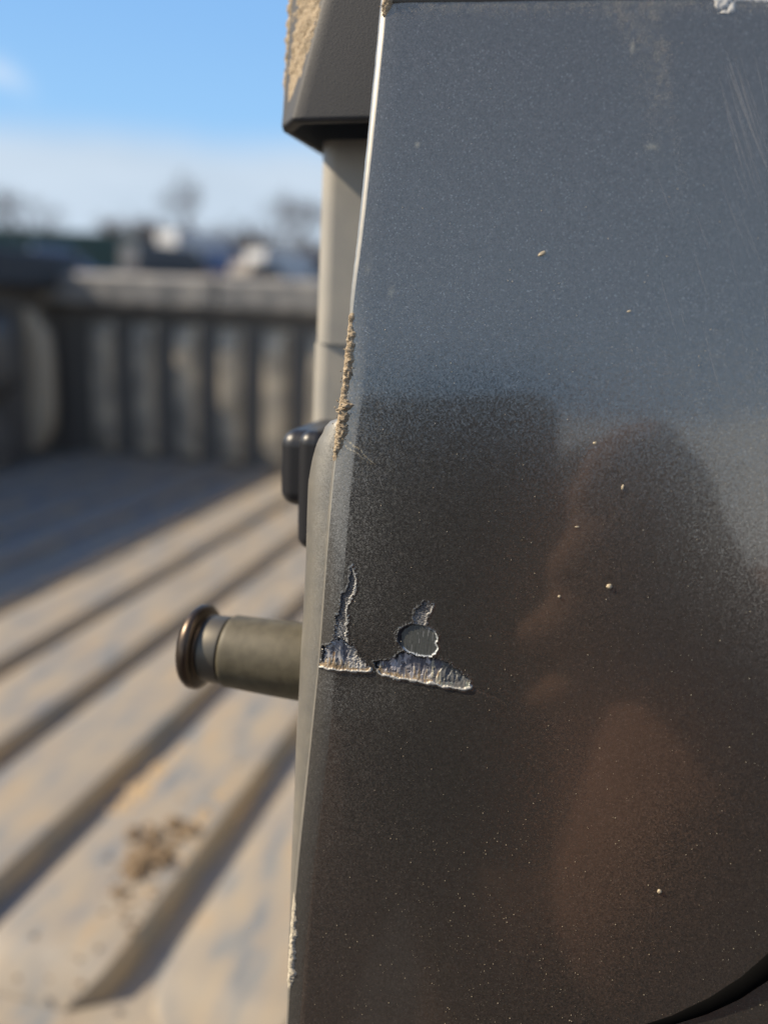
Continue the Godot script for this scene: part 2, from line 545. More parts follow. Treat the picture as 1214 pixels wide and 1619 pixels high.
func make_materials() -> void:
	var fl := flake_maps()
	var p := mat(Color(1, 1, 1), 0.25, 0.80)
	p.albedo_texture = fl[0]
	p.normal_enabled = true
	p.normal_texture = fl[1]
	p.normal_scale = 0.06
	p.clearcoat_enabled = true
	p.clearcoat = 1.0
	p.clearcoat_roughness = 0.05
	p.detail_enabled = true
	p.detail_albedo = dust_map()
	p.detail_uv_layer = BaseMaterial3D.DETAIL_UV_2
	M.paint = p
	# the same paint away from the panel, mapped by position
	var q := mat(Color(1, 1, 1), 0.35, 0.75)
	q.albedo_texture = fl[0]
	q.normal_enabled = true
	q.normal_texture = fl[1]
	q.normal_scale = 0.06
	q.clearcoat_enabled = true
	q.clearcoat = 0.6
	q.clearcoat_roughness = 0.12
	q.uv1_triplanar = true
	q.uv1_scale = Vector3.ONE * 17.0
	q.albedo_color = lin(1.0, 0.97, 0.92)
	M.paint_far = q
	# dusty painted sheet: jamb, boss, inner walls
	var du := ntex(noise(FastNoiseLite.TYPE_SIMPLEX_SMOOTH, 0.012, 40, 5), 512, ramp([[0.2, dim(0.25, 0.243, 0.225)], [0.6, dim(0.285, 0.272, 0.245)], [0.85, dim(0.32, 0.30, 0.26)]]))
	var d := mat(Color(1, 1, 1), 0.5, 0.25)
	d.albedo_texture = du
	d.uv1_triplanar = true
	d.uv1_scale = Vector3.ONE * 9.0
	M.dusty = d
	var jb := d.duplicate()
	jb.albedo_color = lin(1.85, 1.83, 1.78)
	jb.metallic = 0.1
	M.jamb = jb
	var bo := mat(lin(1.32, 1.30, 1.25), 0.40, 0.55)
	bo.albedo_texture = du
	bo.uv1_triplanar = true
	bo.uv1_scale = Vector3.ONE * 30.0
	bo.normal_enabled = true
	bo.normal_texture = fl[1]
	bo.normal_scale = 0.15
	M.boss = bo
	# inner walls of the bed, grimy grey paint
	var wl := mat(Color(1, 1, 1), 0.42, 0.2)
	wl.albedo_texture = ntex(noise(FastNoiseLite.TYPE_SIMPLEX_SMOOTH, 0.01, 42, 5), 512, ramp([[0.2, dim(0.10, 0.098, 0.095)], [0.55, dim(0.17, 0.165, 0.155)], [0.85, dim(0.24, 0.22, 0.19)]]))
	wl.uv1_triplanar = true
	wl.uv1_scale = Vector3.ONE * 2.2
	M.wall = wl
	# silt over grey paint on the bed floor
	var sil := noise(FastNoiseLite.TYPE_SIMPLEX_SMOOTH, 0.008, 51, 5)
	var fr := ramp([[0.0, dim(0.19, 0.205, 0.225)], [0.26, dim(0.28, 0.285, 0.285)], [0.40, dim(0.365, 0.325, 0.275)], [0.62, dim(0.39, 0.345, 0.28)], [0.76, dim(0.43, 0.36, 0.27)], [1.0, dim(0.47, 0.345, 0.21)]])
	var fm := mat(Color(1, 1, 1), 0.75, 0.0)
	fm.albedo_texture = ntex(sil, 1024, fr)
	fm.uv1_triplanar = true
	fm.uv1_scale = Vector3(5.0, 5.0, 1.6)
	fm.roughness_texture = ntex(sil, 512, ramp([[0.2, Color(0.45, 0.45, 0.45)], [0.45, Color(0.95, 0.95, 0.95)]]))
	M.silt = fm
	# mud
	var md := mat(Color(1, 1, 1), 0.95)
	md.albedo_texture = ntex(noise(FastNoiseLite.TYPE_SIMPLEX_SMOOTH, 0.03, 61, 5), 256, ramp([[0.2, dim(0.30, 0.22, 0.14)], [0.5, dim(0.50, 0.40, 0.27)], [0.85, dim(0.62, 0.52, 0.38)]]))
	md.uv1_triplanar = true
	md.uv1_scale = Vector3.ONE * 180.0
	md.normal_enabled = true
	md.normal_texture = ntex(noise(FastNoiseLite.TYPE_SIMPLEX, 0.09, 63, 4), 512, null, 8.0)
	md.normal_scale = 0.8
	M.mud = md
	var ms := mat(Color(1, 1, 1), 0.85)
	ms.albedo_texture = ntex(noise(FastNoiseLite.TYPE_SIMPLEX_SMOOTH, 0.03, 62, 5), 256, ramp([[0.2, dim(0.52, 0.46, 0.35)], [0.6, dim(0.64, 0.575, 0.45)], [0.9, dim(0.70, 0.63, 0.50)]]))
	ms.uv1_triplanar = true
	ms.uv1_scale = Vector3.ONE * 150.0
	M.clay = ms
	# moulded plastic with a leather grain
	var pl := mat(lin(0.034, 0.035, 0.038), 0.62)
	var gr := noise(FastNoiseLite.TYPE_CELLULAR, 0.045, 71, 1)
	gr.cellular_return_type = FastNoiseLite.RETURN_DISTANCE
	pl.normal_enabled = true
	pl.normal_texture = ntex(gr, 512, null, 6.0)
	pl.normal_scale = 0.35
	pl.uv1_triplanar = true
	pl.uv1_scale = Vector3.ONE * 130.0
	M.plastic = pl
	M.rubber = mat(lin(0.018, 0.018, 0.020), 0.38)
	M.matte_black = mat(lin(0.004, 0.004, 0.004), 1.0)
	M.matte_black.specular_mode = BaseMaterial3D.SPECULAR_DISABLED
	M.steel_dark = mat(lin(0.095, 0.072, 0.055), 0.36, 0.85)
	M.steel = mat(lin(0.13, 0.12, 0.10), 0.5, 0.7)
	var sl := mat(Color(1, 1, 1), 0.55)
	sl.albedo_texture = ntex(noise(FastNoiseLite.TYPE_SIMPLEX_SMOOTH, 0.02, 77, 4), 256, ramp([[0.3, dim(0.105, 0.09, 0.055)], [0.7, dim(0.14, 0.122, 0.076)]]))
	sl.uv1_triplanar = true
	sl.uv1_scale = Vector3.ONE * 60.0
	M.sleeve = sl
	var vc := mat(Color(1, 1, 1), 0.55, 0.25)
	vc.vertex_color_use_as_albedo = true
	M.chip = vc
	var vp := mat(Color(1, 1, 1), 0.8)
	vp.vertex_color_use_as_albedo = true
	M.person = vp
	M.soil = mat(lin(0.20, 0.145, 0.09), 0.95)
	M.sand = mat(dim(0.50, 0.37, 0.22), 0.95)
	M.grit = mat(dim(0.60, 0.50, 0.34), 0.6)

# ---------------------------------------------------------------- ground and what stands on the lot
func make_ground() -> void:
	var g := mat(Color(1, 1, 1), 0.9)
	g.albedo_texture = ntex(noise(FastNoiseLite.TYPE_SIMPLEX_SMOOTH, 0.02, 81, 5), 512, ramp([[0.2, lin(0.045, 0.043, 0.041)], [0.6, lin(0.07, 0.066, 0.061)], [0.9, lin(0.10, 0.092, 0.082)]]))
	g.uv1_triplanar = true
	g.uv1_world_triplanar = true
	g.uv1_scale = Vector3.ONE * 0.4
	var pm := PlaneMesh.new()
	pm.size = Vector2(1000, 1000)
	pm.subdivide_width = 20
	pm.subdivide_depth = 20
	var o := put("ground", pm, g)
	o.rotation.x = SLOPE
	tag(o, "dark asphalt yard stretching away to the skyline", "", "", "structure")

func wheel(parent: Node3D, at: Vector3, r: float, wd: float, side: float) -> void:
	var t := put("wheel", lathe(at, Vector3(side, 0, 0), [Vector2(-wd / 2, r * 0.6), Vector2(-wd / 2, r * 0.93), Vector2(-wd * 0.35, r), Vector2(wd * 0.35, r), Vector2(wd / 2, r * 0.93), Vector2(wd / 2, r * 0.62)], 20), M.tyre, parent)
	put("rim", lathe(at, Vector3(side, 0, 0), [Vector2(wd * 0.30, r * 0.63), Vector2(wd * 0.52, r * 0.6), Vector2(wd * 0.40, r * 0.3), Vector2(wd * 0.46, r * 0.1)], 16), M.rim, t)

func vehicle(called: String, kind: String, at: Vector3, turn: float, paint: Material, label: String, category: String) -> Node3D:
	# length runs along z, the nose at -z
	var o := base(called, at, turn)
	tag(o, label, category, "vehicles parked across the yard")
	var w := 1.8
	var lower: PackedVector2Array
	var upper: PackedVector2Array
	var axles := [-1.35, 1.35]
	var glass := []
	if kind == "van":
		w = 2.0
		lower = PackedVector2Array([Vector2(-2.75, 0.45), Vector2(-2.8, 0.75), Vector2(-2.7, 1.05), Vector2(-2.0, 1.25), Vector2(2.75, 1.25), Vector2(2.75, 0.4)])
		upper = PackedVector2Array([Vector2(-2.0, 1.25), Vector2(-1.35, 2.1), Vector2(-1.0, 2.35), Vector2(-0.6, 2.55), Vector2(2.6, 2.55), Vector2(2.75, 1.25)])
		axles = [-1.85, 1.75]
		glass = [[-1.55, -0.75, 1.35, 1.85]]
	elif kind == "box":
		w = 2.2
		lower = PackedVector2Array([Vector2(-3.3, 0.45), Vector2(-3.4, 0.8), Vector2(-3.3, 1.25), Vector2(-2.75, 1.4), Vector2(-2.35, 2.15), Vector2(-1.5, 2.25), Vector2(-1.4, 0.85), Vector2(3.2, 0.85), Vector2(3.2, 0.6), Vector2(-1.4, 0.45)])
		upper = PackedVector2Array([Vector2(-1.4, 0.95), Vector2(-1.4, 3.7), Vector2(3.2, 3.7), Vector2(3.2, 0.95)])
		axles = [-2.45, 2.0]
		glass = [[-2.45, -1.65, 1.45, 2.0]]
	elif kind == "pickup":
		w = 1.9
		lower = PackedVector2Array([Vector2(-2.7, 0.5), Vector2(-2.75, 0.85), Vector2(-2.6, 1.1), Vector2(-1.3, 1.2), Vector2(2.7, 1.2), Vector2(2.75, 0.6)])
		upper = PackedVector2Array([Vector2(-1.3, 1.2), Vector2(-0.65, 1.78), Vector2(-0.3, 1.87), Vector2(0.75, 1.87), Vector2(1.05, 1.2)])
		axles = [-1.75, 1.75]
		glass = [[-0.85, 0.0, 1.25, 1.68], [0.1, 0.75, 1.25, 1.68]]
	else:
		w = 1.85
		lower = PackedVector2Array([Vector2(-2.3, 0.45), Vector2(-2.35, 0.8), Vector2(-2.2, 1.0), Vector2(-1.2, 1.12), Vector2(2.2, 1.12), Vector2(2.3, 0.5)])
		upper = PackedVector2Array([Vector2(-1.2, 1.12), Vector2(-0.55, 1.66), Vector2(-0.2, 1.76), Vector2(1.6, 1.74), Vector2(2.15, 1.12)])
		glass = [[-0.75, 0.2, 1.18, 1.58], [0.35, 1.4, 1.18, 1.58]]
	put("body", prism(lower, [-w / 2, -w / 2 + 0.06, w / 2 - 0.06, w / 2], [0.97, 1.0, 1.0, 0.97]), paint, o)
	var tap := 0.03 if kind == "box" else 0.14
	put("cargo_box" if kind == "box" else "cabin", prism(upper, [-w / 2 + 0.02, -w / 2 + tap, w / 2 - tap, w / 2 - 0.02], [0.94 if kind != "box" else 0.99, 1.0, 1.0, 0.94 if kind != "box" else 0.99]), paint, o)
	for sx in [-1.0, 1.0]:
		for g in glass:
			put("window", rbox(Vector3(sx * (w / 2 - 0.02), (g[2] + g[3]) / 2, (g[0] + g[1]) / 2), Vector3(0.05, g[3] - g[2], g[1] - g[0]), 0.02), M.glass, o)
		for a in axles:
			wheel(o, Vector3(sx * (w / 2 - 0.14), 0.36, a), 0.36, 0.24, sx)
		put("headlight", rbox(Vector3(sx * (w / 2 - 0.28), 0.82, lower[1].x + 0.04), Vector3(0.36, 0.18, 0.1), 0.03), M.lens, o)
		put("taillight", rbox(Vector3(sx * (w / 2 - 0.14), 0.9, lower[lower.size() - 1].x - 0.03), Vector3(0.14, 0.3, 0.08), 0.02), M.red, o)
	if kind != "box":
		var p0 := upper[0]
		var p1 := upper[1]
		var dir := (p1 - p0).normalized()
		var ws := put("windscreen", rbox(Vector3.ZERO, Vector3(w - 0.4, (p1 - p0).length() * 0.85, 0.03), 0.01), M.glass, o)
		ws.position = Vector3(0, (p0.y + p1.y) / 2, (p0.x + p1.x) / 2) + Vector3(0, dir.x, -dir.y).normalized() * 0.0 + Vector3(0, 0.012, -0.012)
		ws.rotation.x = -atan2(dir.x, dir.y) * -1.0
	else:
		var ws := put("windscreen", rbox(Vector3.ZERO, Vector3(w - 0.4, 0.7, 0.03), 0.01), M.glass, o)
		ws.position = Vector3(0, 1.78, -2.57)
		ws.rotation.x = 0.49
	return o

func lot_vehicle(called: String, kind: String, az: float, dist: float, turn: float, paint: Material, label: String, category: String) -> void:
	var x := sin(deg_to_rad(az)) * dist
	var z := -cos(deg_to_rad(az)) * dist
	vehicle(called, kind, Vector3(x, -z * SLOPE, z), turn, paint, label, category)

func grow(v: PackedVector3Array, idx: PackedInt32Array, tv: PackedVector3Array, ti: PackedInt32Array, at: Vector3, dir: Vector3, l: float, r: float, depth: int) -> void:
	var segs := 2
	var p := at
	var d := dir
	for s in segs:
		var e := p + d * (l / segs)
		var rr := r * (1.0 - 0.25 * s / segs)
		if depth == 0:
			add_tube(tv, ti, p, e, rr, rr * 0.85, 7)
		else:
			add_tube(v, idx, p, e, rr, rr * 0.8, 5 if depth < 3 else 3)
		p = e
		d = (d + Vector3(rng.randfn(), rng.randfn() * 0.5 + 0.15, rng.randfn()) * 0.12).normalized()
	if depth >= 5:
		return
	var kids := 4 if depth < 2 else 3
	for k in kids:
		var side := Vector3(rng.randfn(), rng.randfn() * 0.35 + 0.2, rng.randfn()).normalized()
		var nd := (d * 0.75 + side * (0.55 + 0.2 * rng.randf())).normalized()
		var from := at.lerp(p, rng.randf_range(0.6, 1.0))
		grow(v, idx, tv, ti, from, nd, l * rng.randf_range(0.6, 0.8), r * 0.6, depth + 1)

func bare_tree(called: String, at: Vector3, height: float, label: String, narrow := 1.0) -> Node3D:
	var v := PackedVector3Array()
	var idx := PackedInt32Array()
	var tv := PackedVector3Array()
	var ti := PackedInt32Array()
	grow(v, idx, tv, ti, Vector3.ZERO, Vector3.UP, height * 0.30, height * 0.014, 0)
	var o := base(called, at)
	put("trunk", smooth_mesh(tv, ti, PackedColorArray(), false), M.bark, o)
	put("branches", smooth_mesh(v, idx, PackedColorArray(), false), M.twig, o)
	for c in o.get_children():
		c.scale = Vector3(narrow, 1, narrow)
	tag(o, label, "tree", "bare trees behind the yard")
	return o

func make_lot() -> void:
	M.tyre = mat(lin(0.02, 0.02, 0.02), 0.85)
	M.rim = mat(lin(0.45, 0.45, 0.46), 0.35, 0.9)
	M.glass = mat(lin(0.03, 0.04, 0.05), 0.06)
	M.lens = mat(lin(0.6, 0.6, 0.6), 0.15)
	M.red = mat(lin(0.35, 0.02, 0.02), 0.25)
	M.bark = mat(lin(0.09, 0.075, 0.065), 0.9)
	M.twig = mat(lin(0.11, 0.085, 0.075), 0.9)
	var white := mat(dim(0.75, 0.76, 0.77), 0.3)
	white.clearcoat_enabled = true
	var cream := mat(dim(0.55, 0.48, 0.36), 0.4)
	var blue := mat(lin(0.05, 0.11, 0.26), 0.25)
	blue.clearcoat_enabled = true
	var dark := mat(lin(0.03, 0.03, 0.035), 0.3)
	dark.clearcoat_enabled = true
	var silver := mat(lin(0.35, 0.36, 0.38), 0.35, 0.5)
	var maroon := mat(lin(0.035, 0.022, 0.018), 0.4)
	lot_vehicle("box_truck", "box", -26.4, 58.0, -0.45, white, "white box truck standing below the tall bare tree", "truck")
	lot_vehicle("white_van", "van", -20.9, 50.0, -0.5, white, "white panel van next to the upright of the truck bed", "van")
	lot_vehicle("brown_pickup", "pickup", -23.3, 44.0, -0.5, maroon, "dark brown pickup between the white box truck and the white van", "pickup")
	lot_vehicle("cream_van", "van", -31.4, 52.0, -0.3, cream, "cream panel van left of the white box truck", "van")
	lot_vehicle("blue_pickup", "pickup", -35.9, 33.0, -0.9, blue, "blue pickup in front of the dark green trailer", "pickup")
	lot_vehicle("black_van", "van", -28.6, 47.0, -0.5, dark, "black panel van between the cream van and the white box truck", "van")
	lot_vehicle("silver_van", "van", -33.4, 55.0, -0.4, silver, "silver panel van between the blue pickup and the cream van", "van")
	lot_vehicle("black_pickup", "pickup", -38.6, 36.0, -0.5, dark, "black pickup at the near end of the dark green trailer", "pickup")
	lot_vehicle("blue_van", "van", -24.4, 58.0, -0.6, blue, "blue panel van, far off and partly behind the dark brown pickup", "van")
	# long covered trailer along the far left
	var green := mat(lin(0.012, 0.05, 0.045), 0.5)
	var t := base("long_trailer", Vector3(-30.0, 40.5 * SLOPE, -40.5), 0.30)
	tag(t, "long dark green covered trailer along the far side of the yard", "trailer")
	put("cover", rbox(Vector3(0, 2.1, 0), Vector3(11.0, 2.1, 2.5), 0.12), green, t)
	put("chassis", rbox(Vector3(0, 0.92, 0), Vector3(10.8, 0.22, 1.0), 0.03), dark, t)
	for wx in [-4.2, -3.2, 3.4]:
		for sz in [-1.0, 1.0]:
			var tt := put("wheel", lathe(Vector3(wx, 0.5, sz * 1.05), Vector3(0, 0, sz), [Vector2(-0.14, 0.3), Vector2(-0.14, 0.46), Vector2(-0.1, 0.5), Vector2(0.1, 0.5), Vector2(0.14, 0.46), Vector2(0.14, 0.3)], 20), M.tyre, t)
			put("rim", lathe(Vector3(wx, 0.5, sz * 1.05), Vector3(0, 0, sz), [Vector2(0.08, 0.31), Vector2(0.145, 0.29), Vector2(0.12, 0.1)], 14), M.rim, tt)
	for k in 6:
		put("strap", rbox(Vector3(-4.5 + k * 1.8, 2.1, 1.262), Vector3(0.06, 2.0, 0.02), 0.005), dark, t)
	# bare winter trees
	bare_tree("bare_tree", Vector3(-28.2, 1.8, -53.0), 11.5, "tall narrow bare tree rising alone against the hazy sky", 0.42)
	bare_tree("bare_tree", Vector3(-37.5, 1.7, -48.5), 8.5, "bare tree behind the dark green trailer at the far left")
	bare_tree("bare_tree", Vector3(-19.5, 1.7, -50.5), 8.5, "brown bare tree behind the white panel van")
	bare_tree("bare_tree", Vector3(-22.6, 1.8, -54.0), 7.0, "low bushy bare tree just left of the tree behind the van")
	bare_tree("bare_tree", Vector3(-33.0, 2.0, -58.0), 6.8, "small bare tree between the trailer end and the tall tree")
	# far-off wood
	var v := PackedVector3Array()
	var idx := PackedInt32Array()
	for k in 520:
		var az := rng.randf_range(-62.0, 40.0)
		var dist := rng.randf_range(66.0, 95.0)
		var b := Vector3(sin(deg_to_rad(az)), 0, -cos(deg_to_rad(az))) * dist
		b.y = -b.z * SLOPE
		var h := rng.randf_range(4.5, 7.5) * (1.0 + 0.5 * fine.get_noise_1d(az * 0.12))
		add_tube(v, idx, b, b + Vector3(0, h * 0.5, 0), 0.16, 0.1, 3)
		for j in 34:
			var s := b + Vector3(0, h * rng.randf_range(0.15, 0.6), 0)
			add_tube(v, idx, s, s + Vector3(rng.randfn() * 0.9, rng.randf_range(0.4, 2.0), rng.randfn() * 0.9), 0.07, 0.02, 3)
	tag(put("far_wood", smooth_mesh(v, idx, PackedColorArray(), false), M.twig), "grey brown leafless wood along the skyline", "wood", "", "stuff")

# ---------------------------------------------------------------- truck bed
const FIBRE := Color(0.36, 0.26, 0.15)
const METAL := Color(0.125, 0.125, 0.145)
const DARK := Color(0.012, 0.013, 0.018)  # oval wall colour, and shade painted along the upper edges of the chips
func surf(u: float, v: float, s: float) -> Array:
	# height (mm) over the flat panel, zone and colour at a point
	var w := 0.0
	var zone := 0
	var col := Color(0.1, 0.1, 0.1)
	if s < 3.2:
		w -= edge_bend(v) * (3.2 - s) * (3.2 - s)
	# a very shallow dent around the blow
	var du := (u + 20.0) / 9.0
	var dv := (v + 38.0) / 5.0
	w -= 0.35 * exp(-du * du - dv * dv)
	if v < -75.0:
		w -= 0.0
	if u < 4.0 and v < -19.0 and v > -45.0:
		var p := Vector2(u, v)
		var wob := Vector2(fine.get_noise_2d(u * 1.1, v * 1.1), fine.get_noise_2d(u * 1.1 + 40.0, v * 1.1)) * 0.42 + Vector2(fine.get_noise_2d(u * 4.0, v * 4.0 + 9.0), fine.get_noise_2d(u * 4.0 + 40.0, v * 4.0)) * 0.22
		var q := p + wob
		var n := fine.get_noise_2d(u * 2.2, v * 2.2)
		var st := streak.get_noise_2d(u * 1.7, v * 0.35)
		var st2 := streak.get_noise_2d(u * 5.0 + 70.0, v * 0.6)
		var grain := fine.get_noise_2d(u * 12.0, v * 12.0)
		var fa := facet.get_noise_2d(u * 1.5 + wob.x, v * 0.62 + wob.y)
		var ql := p + Vector2(fine.get_noise_2d(u * 0.5, v * 0.5), fine.get_noise_2d(u * 0.5 + 40.0, v * 0.5)) * 0.35
		var da := seg_dist(ql, chip_a_bottom, false)
		var db := seg_dist(ql, boat_bottom, false)
		q = ql.lerp(q, smoothstep(0.2, 0.9, minf(da, db)))
		if Geometry2D.is_point_in_polygon(q, chip_a):
			zone = 1
			w += -minf(0.42, da * 0.20) + (st * 0.07 + st2 * 0.03 + fa * 0.09) * smoothstep(0.1, 0.9, da)
			col = METAL.lerp(Color(0.30, 0.30, 0.31), clampf(fa + 0.3, 0, 1))
			if absf(u + 25.75 + n * 0.2) < 0.20 and da < 2.6:
				col = Color(0.20, 0.135, 0.085)
			var k := clampf(1.6 - da / 0.85 + st * 1.6 + n * 0.9, 0, 1)
			col = col.lerp(FIBRE * (0.75 + st2 * 0.6 + grain * 0.4), k)
			if st2 > 0.25 and k > 0.3 and da > 0.25:
				col = Color(0.44, 0.40, 0.31)
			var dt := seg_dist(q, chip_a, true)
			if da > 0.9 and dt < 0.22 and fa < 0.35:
				col = DARK  # shade painted under the upper edge of the chip
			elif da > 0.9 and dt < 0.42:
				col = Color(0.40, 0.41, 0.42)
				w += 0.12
			if u > -23.2 and da > 0.4 and n > -0.2:
				col = Color(0.42, 0.41, 0.38)
				w += 0.15 * n
		elif Geometry2D.is_point_in_polygon(p + wob * 0.22, oval):
			zone = 3
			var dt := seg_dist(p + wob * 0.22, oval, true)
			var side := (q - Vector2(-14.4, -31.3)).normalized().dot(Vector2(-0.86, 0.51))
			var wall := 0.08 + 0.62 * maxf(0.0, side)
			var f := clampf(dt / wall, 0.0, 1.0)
			w += -0.20 * smoothstep(0.0, 1.0, f) + grain * 0.008 + streak.get_noise_2d(u * 6.0, v * 0.3) * 0.012
			col = Color(0.105, 0.11, 0.10) * (1.0 + streak.get_noise_2d(u * 5.0, v * 0.3) * 0.35 + n * 0.2)
			if streak.get_noise_2d(u * 3.0 + 30.0, v * 0.15) > 0.55:
				col = Color(0.27, 0.27, 0.26)
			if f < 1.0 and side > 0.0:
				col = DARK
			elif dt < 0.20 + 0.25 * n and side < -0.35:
				col = Color(0.46, 0.49, 0.50)  # sunlit right rim of the oval, painted pale
		elif Geometry2D.is_point_in_polygon(q, boat):
			zone = 4
			w += -minf(0.42, db * 0.20) + (st * 0.08 + st2 * 0.03 + fa * 0.10) * smoothstep(0.1, 0.9, db)
			col = METAL.lerp(Color(0.34, 0.33, 0.34), clampf(fa + 0.3, 0, 1))
			if fa > 0.55:
				col = Color(0.40, 0.39, 0.41)
			var k := clampf(1.4 - db / 0.8 + st * 2.2 + n * 0.8, 0, 1)
			if u > -8.2:
				k *= 0.15
				col = Color(0.125, 0.13, 0.13) * (1.0 + n * 0.4)
				if db < 0.8 and fa > 0.0:
					col = Color(0.22, 0.25, 0.22)
			elif u > -9.8 and fa > -0.1:
				col = Color(0.40, 0.38, 0.30)
			col = col.lerp(FIBRE * (0.8 + st2 * 0.7 + grain * 0.4), k)
			if st2 > 0.28 and k > 0.3 and db > 0.25:
				col = Color(0.46, 0.42, 0.33)
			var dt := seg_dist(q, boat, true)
			var reach := 0.20 + 1.5 * smoothstep(-17.5, -21.0, u)  # painted shade widens towards the left end of the gash
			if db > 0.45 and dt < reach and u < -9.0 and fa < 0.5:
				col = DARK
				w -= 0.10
		elif Geometry2D.is_point_in_polygon(q, scrape_a) or Geometry2D.is_point_in_polygon(q, scrape_c):
			zone = 2 if u < -19.0 else 5
			var rungs := sin(v * 17.0 + u * 4.0 + n * 5.0)
			w += -0.13 + rungs * 0.045 + n * 0.05
			col = Color(0.125, 0.12, 0.115) * (1.0 + 0.35 * rungs + grain * 0.5)
			var poly := scrape_a if zone == 2 else scrape_c
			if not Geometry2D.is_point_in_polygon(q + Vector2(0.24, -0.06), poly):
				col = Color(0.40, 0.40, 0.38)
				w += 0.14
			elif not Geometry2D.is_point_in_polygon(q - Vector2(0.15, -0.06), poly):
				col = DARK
			if zone == 5 and v < -26.5 and n > -0.3:
				col = Color(0.22, 0.215, 0.20)
			if zone == 2 and v < -29.5 and n > 0.05:
				col = Color(0.42, 0.41, 0.38)
		else:
			# paint lifted along the broken rims, and the pushed-up lip below
			var rim := minf(minf(seg_dist(q, chip_a, true), seg_dist(q, boat, true)), minf(seg_dist(q, scrape_a, true), minf(seg_dist(q, oval, true), seg_dist(q, scrape_c, true))))
			w += (0.07 + n * 0.09) * exp(-rim * rim / 0.06)
			var dl := minf(da, db)
			w += 0.24 * exp(-(dl - 0.22) * (dl - 0.22) / 0.04)
			if dl < 0.36 + n * 0.12:
				zone = 6
				col = Color(0.46, 0.45, 0.41) * (0.9 + grain * 0.3)
			var dc := minf(seg_dist(q, crease, false), seg_dist(q, crease_b, false))
			w -= 0.05 * exp(-dc * dc / 0.05)
	return [w, zone, col]

func edge_bend(v: float) -> float:
	# how strongly the face rolls away over its last 3.2 mm
	return lerpf(0.075, 0.022, smoothstep(8.0, 26.0, v)) * lerpf(1.0, 0.6, smoothstep(-48.0, -70.0, v))

func grid_lines(pieces: Array) -> PackedFloat32Array:
	var o := PackedFloat32Array()
	for p in pieces:
		var n := int(round((p[1] - p[0]) / p[2]))
		for i in n:
			o.append(p[0] + (p[1] - p[0]) * i / n)
	o.append(pieces[pieces.size() - 1][1])
	return o

func make_panel() -> MeshInstance3D:
	var ss := grid_lines([[0.0, 3.4, 0.2], [3.4, 28.0, 0.11], [28.0, 31.0, 0.5], [31.0, 135.0, 2.6]])
	# the chips start right at the edge, so the first stretch is fine as well
	ss = grid_lines([[0.0, 28.0, 0.11], [28.0, 31.0, 0.5], [31.0, 135.0, 2.6]])
	var vs := grid_lines([[-125.0, -46.0, 1.6], [-46.0, -43.5, 0.4], [-43.5, -19.5, 0.11], [-19.5, -16.0, 0.5], [-16.0, 85.0, 1.6]])
	var ns := ss.size()
	var nv := vs.size()
	var V := PackedVector3Array()
	V.resize(ns * nv)
	var U := PackedVector2Array()
	U.resize(ns * nv)
	var U2 := PackedVector2Array()
	U2.resize(ns * nv)
	var C := PackedColorArray()
	C.resize(ns * nv)
	var Z := PackedByteArray()
	Z.resize(ns * nv)
	for j in nv:
		var v := vs[j]
		var e := edge_u(v)
		for i in ns:
			var u := e + ss[i]
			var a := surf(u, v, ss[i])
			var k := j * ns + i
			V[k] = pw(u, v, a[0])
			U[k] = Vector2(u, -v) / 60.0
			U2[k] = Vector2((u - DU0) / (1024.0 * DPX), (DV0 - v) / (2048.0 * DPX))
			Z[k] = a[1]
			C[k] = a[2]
	var N := PackedVector3Array()
	N.resize(ns * nv)
	for j in nv:
		for i in ns:
			var k := j * ns + i
			var x := V[k + 1 if i < ns - 1 else k] - V[k - 1 if i > 0 else k]
			var y := V[k + ns if j < nv - 1 else k] - V[k - ns if j > 0 else k]
			N[k] = x.cross(y).normalized()
	var lists := []
	for z in 7:
		lists.append(PackedInt32Array())
	for j in nv - 1:
		for i in ns - 1:
			var k := j * ns + i
			for t in 2:
				var a := k if t == 0 else k + 1
				var b := k + ns if t == 0 else k + ns
				var c := k + 1 if t == 0 else k + ns + 1
				var z := maxi(Z[a], maxi(Z[b], Z[c]))
				lists[z].append(a)
				lists[z].append(b)
				lists[z].append(c)
	var out := []
	for z in 7:
		var map := {}
		var v2 := PackedVector3Array()
		var n2 := PackedVector3Array()
		var t2 := PackedVector2Array()
		var t3 := PackedVector2Array()
		var c2 := PackedColorArray()
		var idx := PackedInt32Array()
		for k in lists[z]:
			var at: int = map.get(k, -1)
			if at < 0:
				at = v2.size()
				map[k] = at
				v2.append(V[k])
				n2.append(N[k])
				t2.append(U[k])
				t3.append(U2[k])
				c2.append(C[k])
			idx.append(at)
		out.append(mesh_of(v2, n2, idx, t2, c2 if z else PackedColorArray(), t3) if idx.size() else null)
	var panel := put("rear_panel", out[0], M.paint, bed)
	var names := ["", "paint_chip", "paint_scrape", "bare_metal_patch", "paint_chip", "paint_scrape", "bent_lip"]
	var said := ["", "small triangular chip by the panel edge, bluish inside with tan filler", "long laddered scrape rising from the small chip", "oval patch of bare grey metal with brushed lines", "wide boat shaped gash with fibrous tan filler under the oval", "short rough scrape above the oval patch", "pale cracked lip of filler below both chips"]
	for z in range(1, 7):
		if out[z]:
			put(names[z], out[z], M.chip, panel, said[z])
	return panel

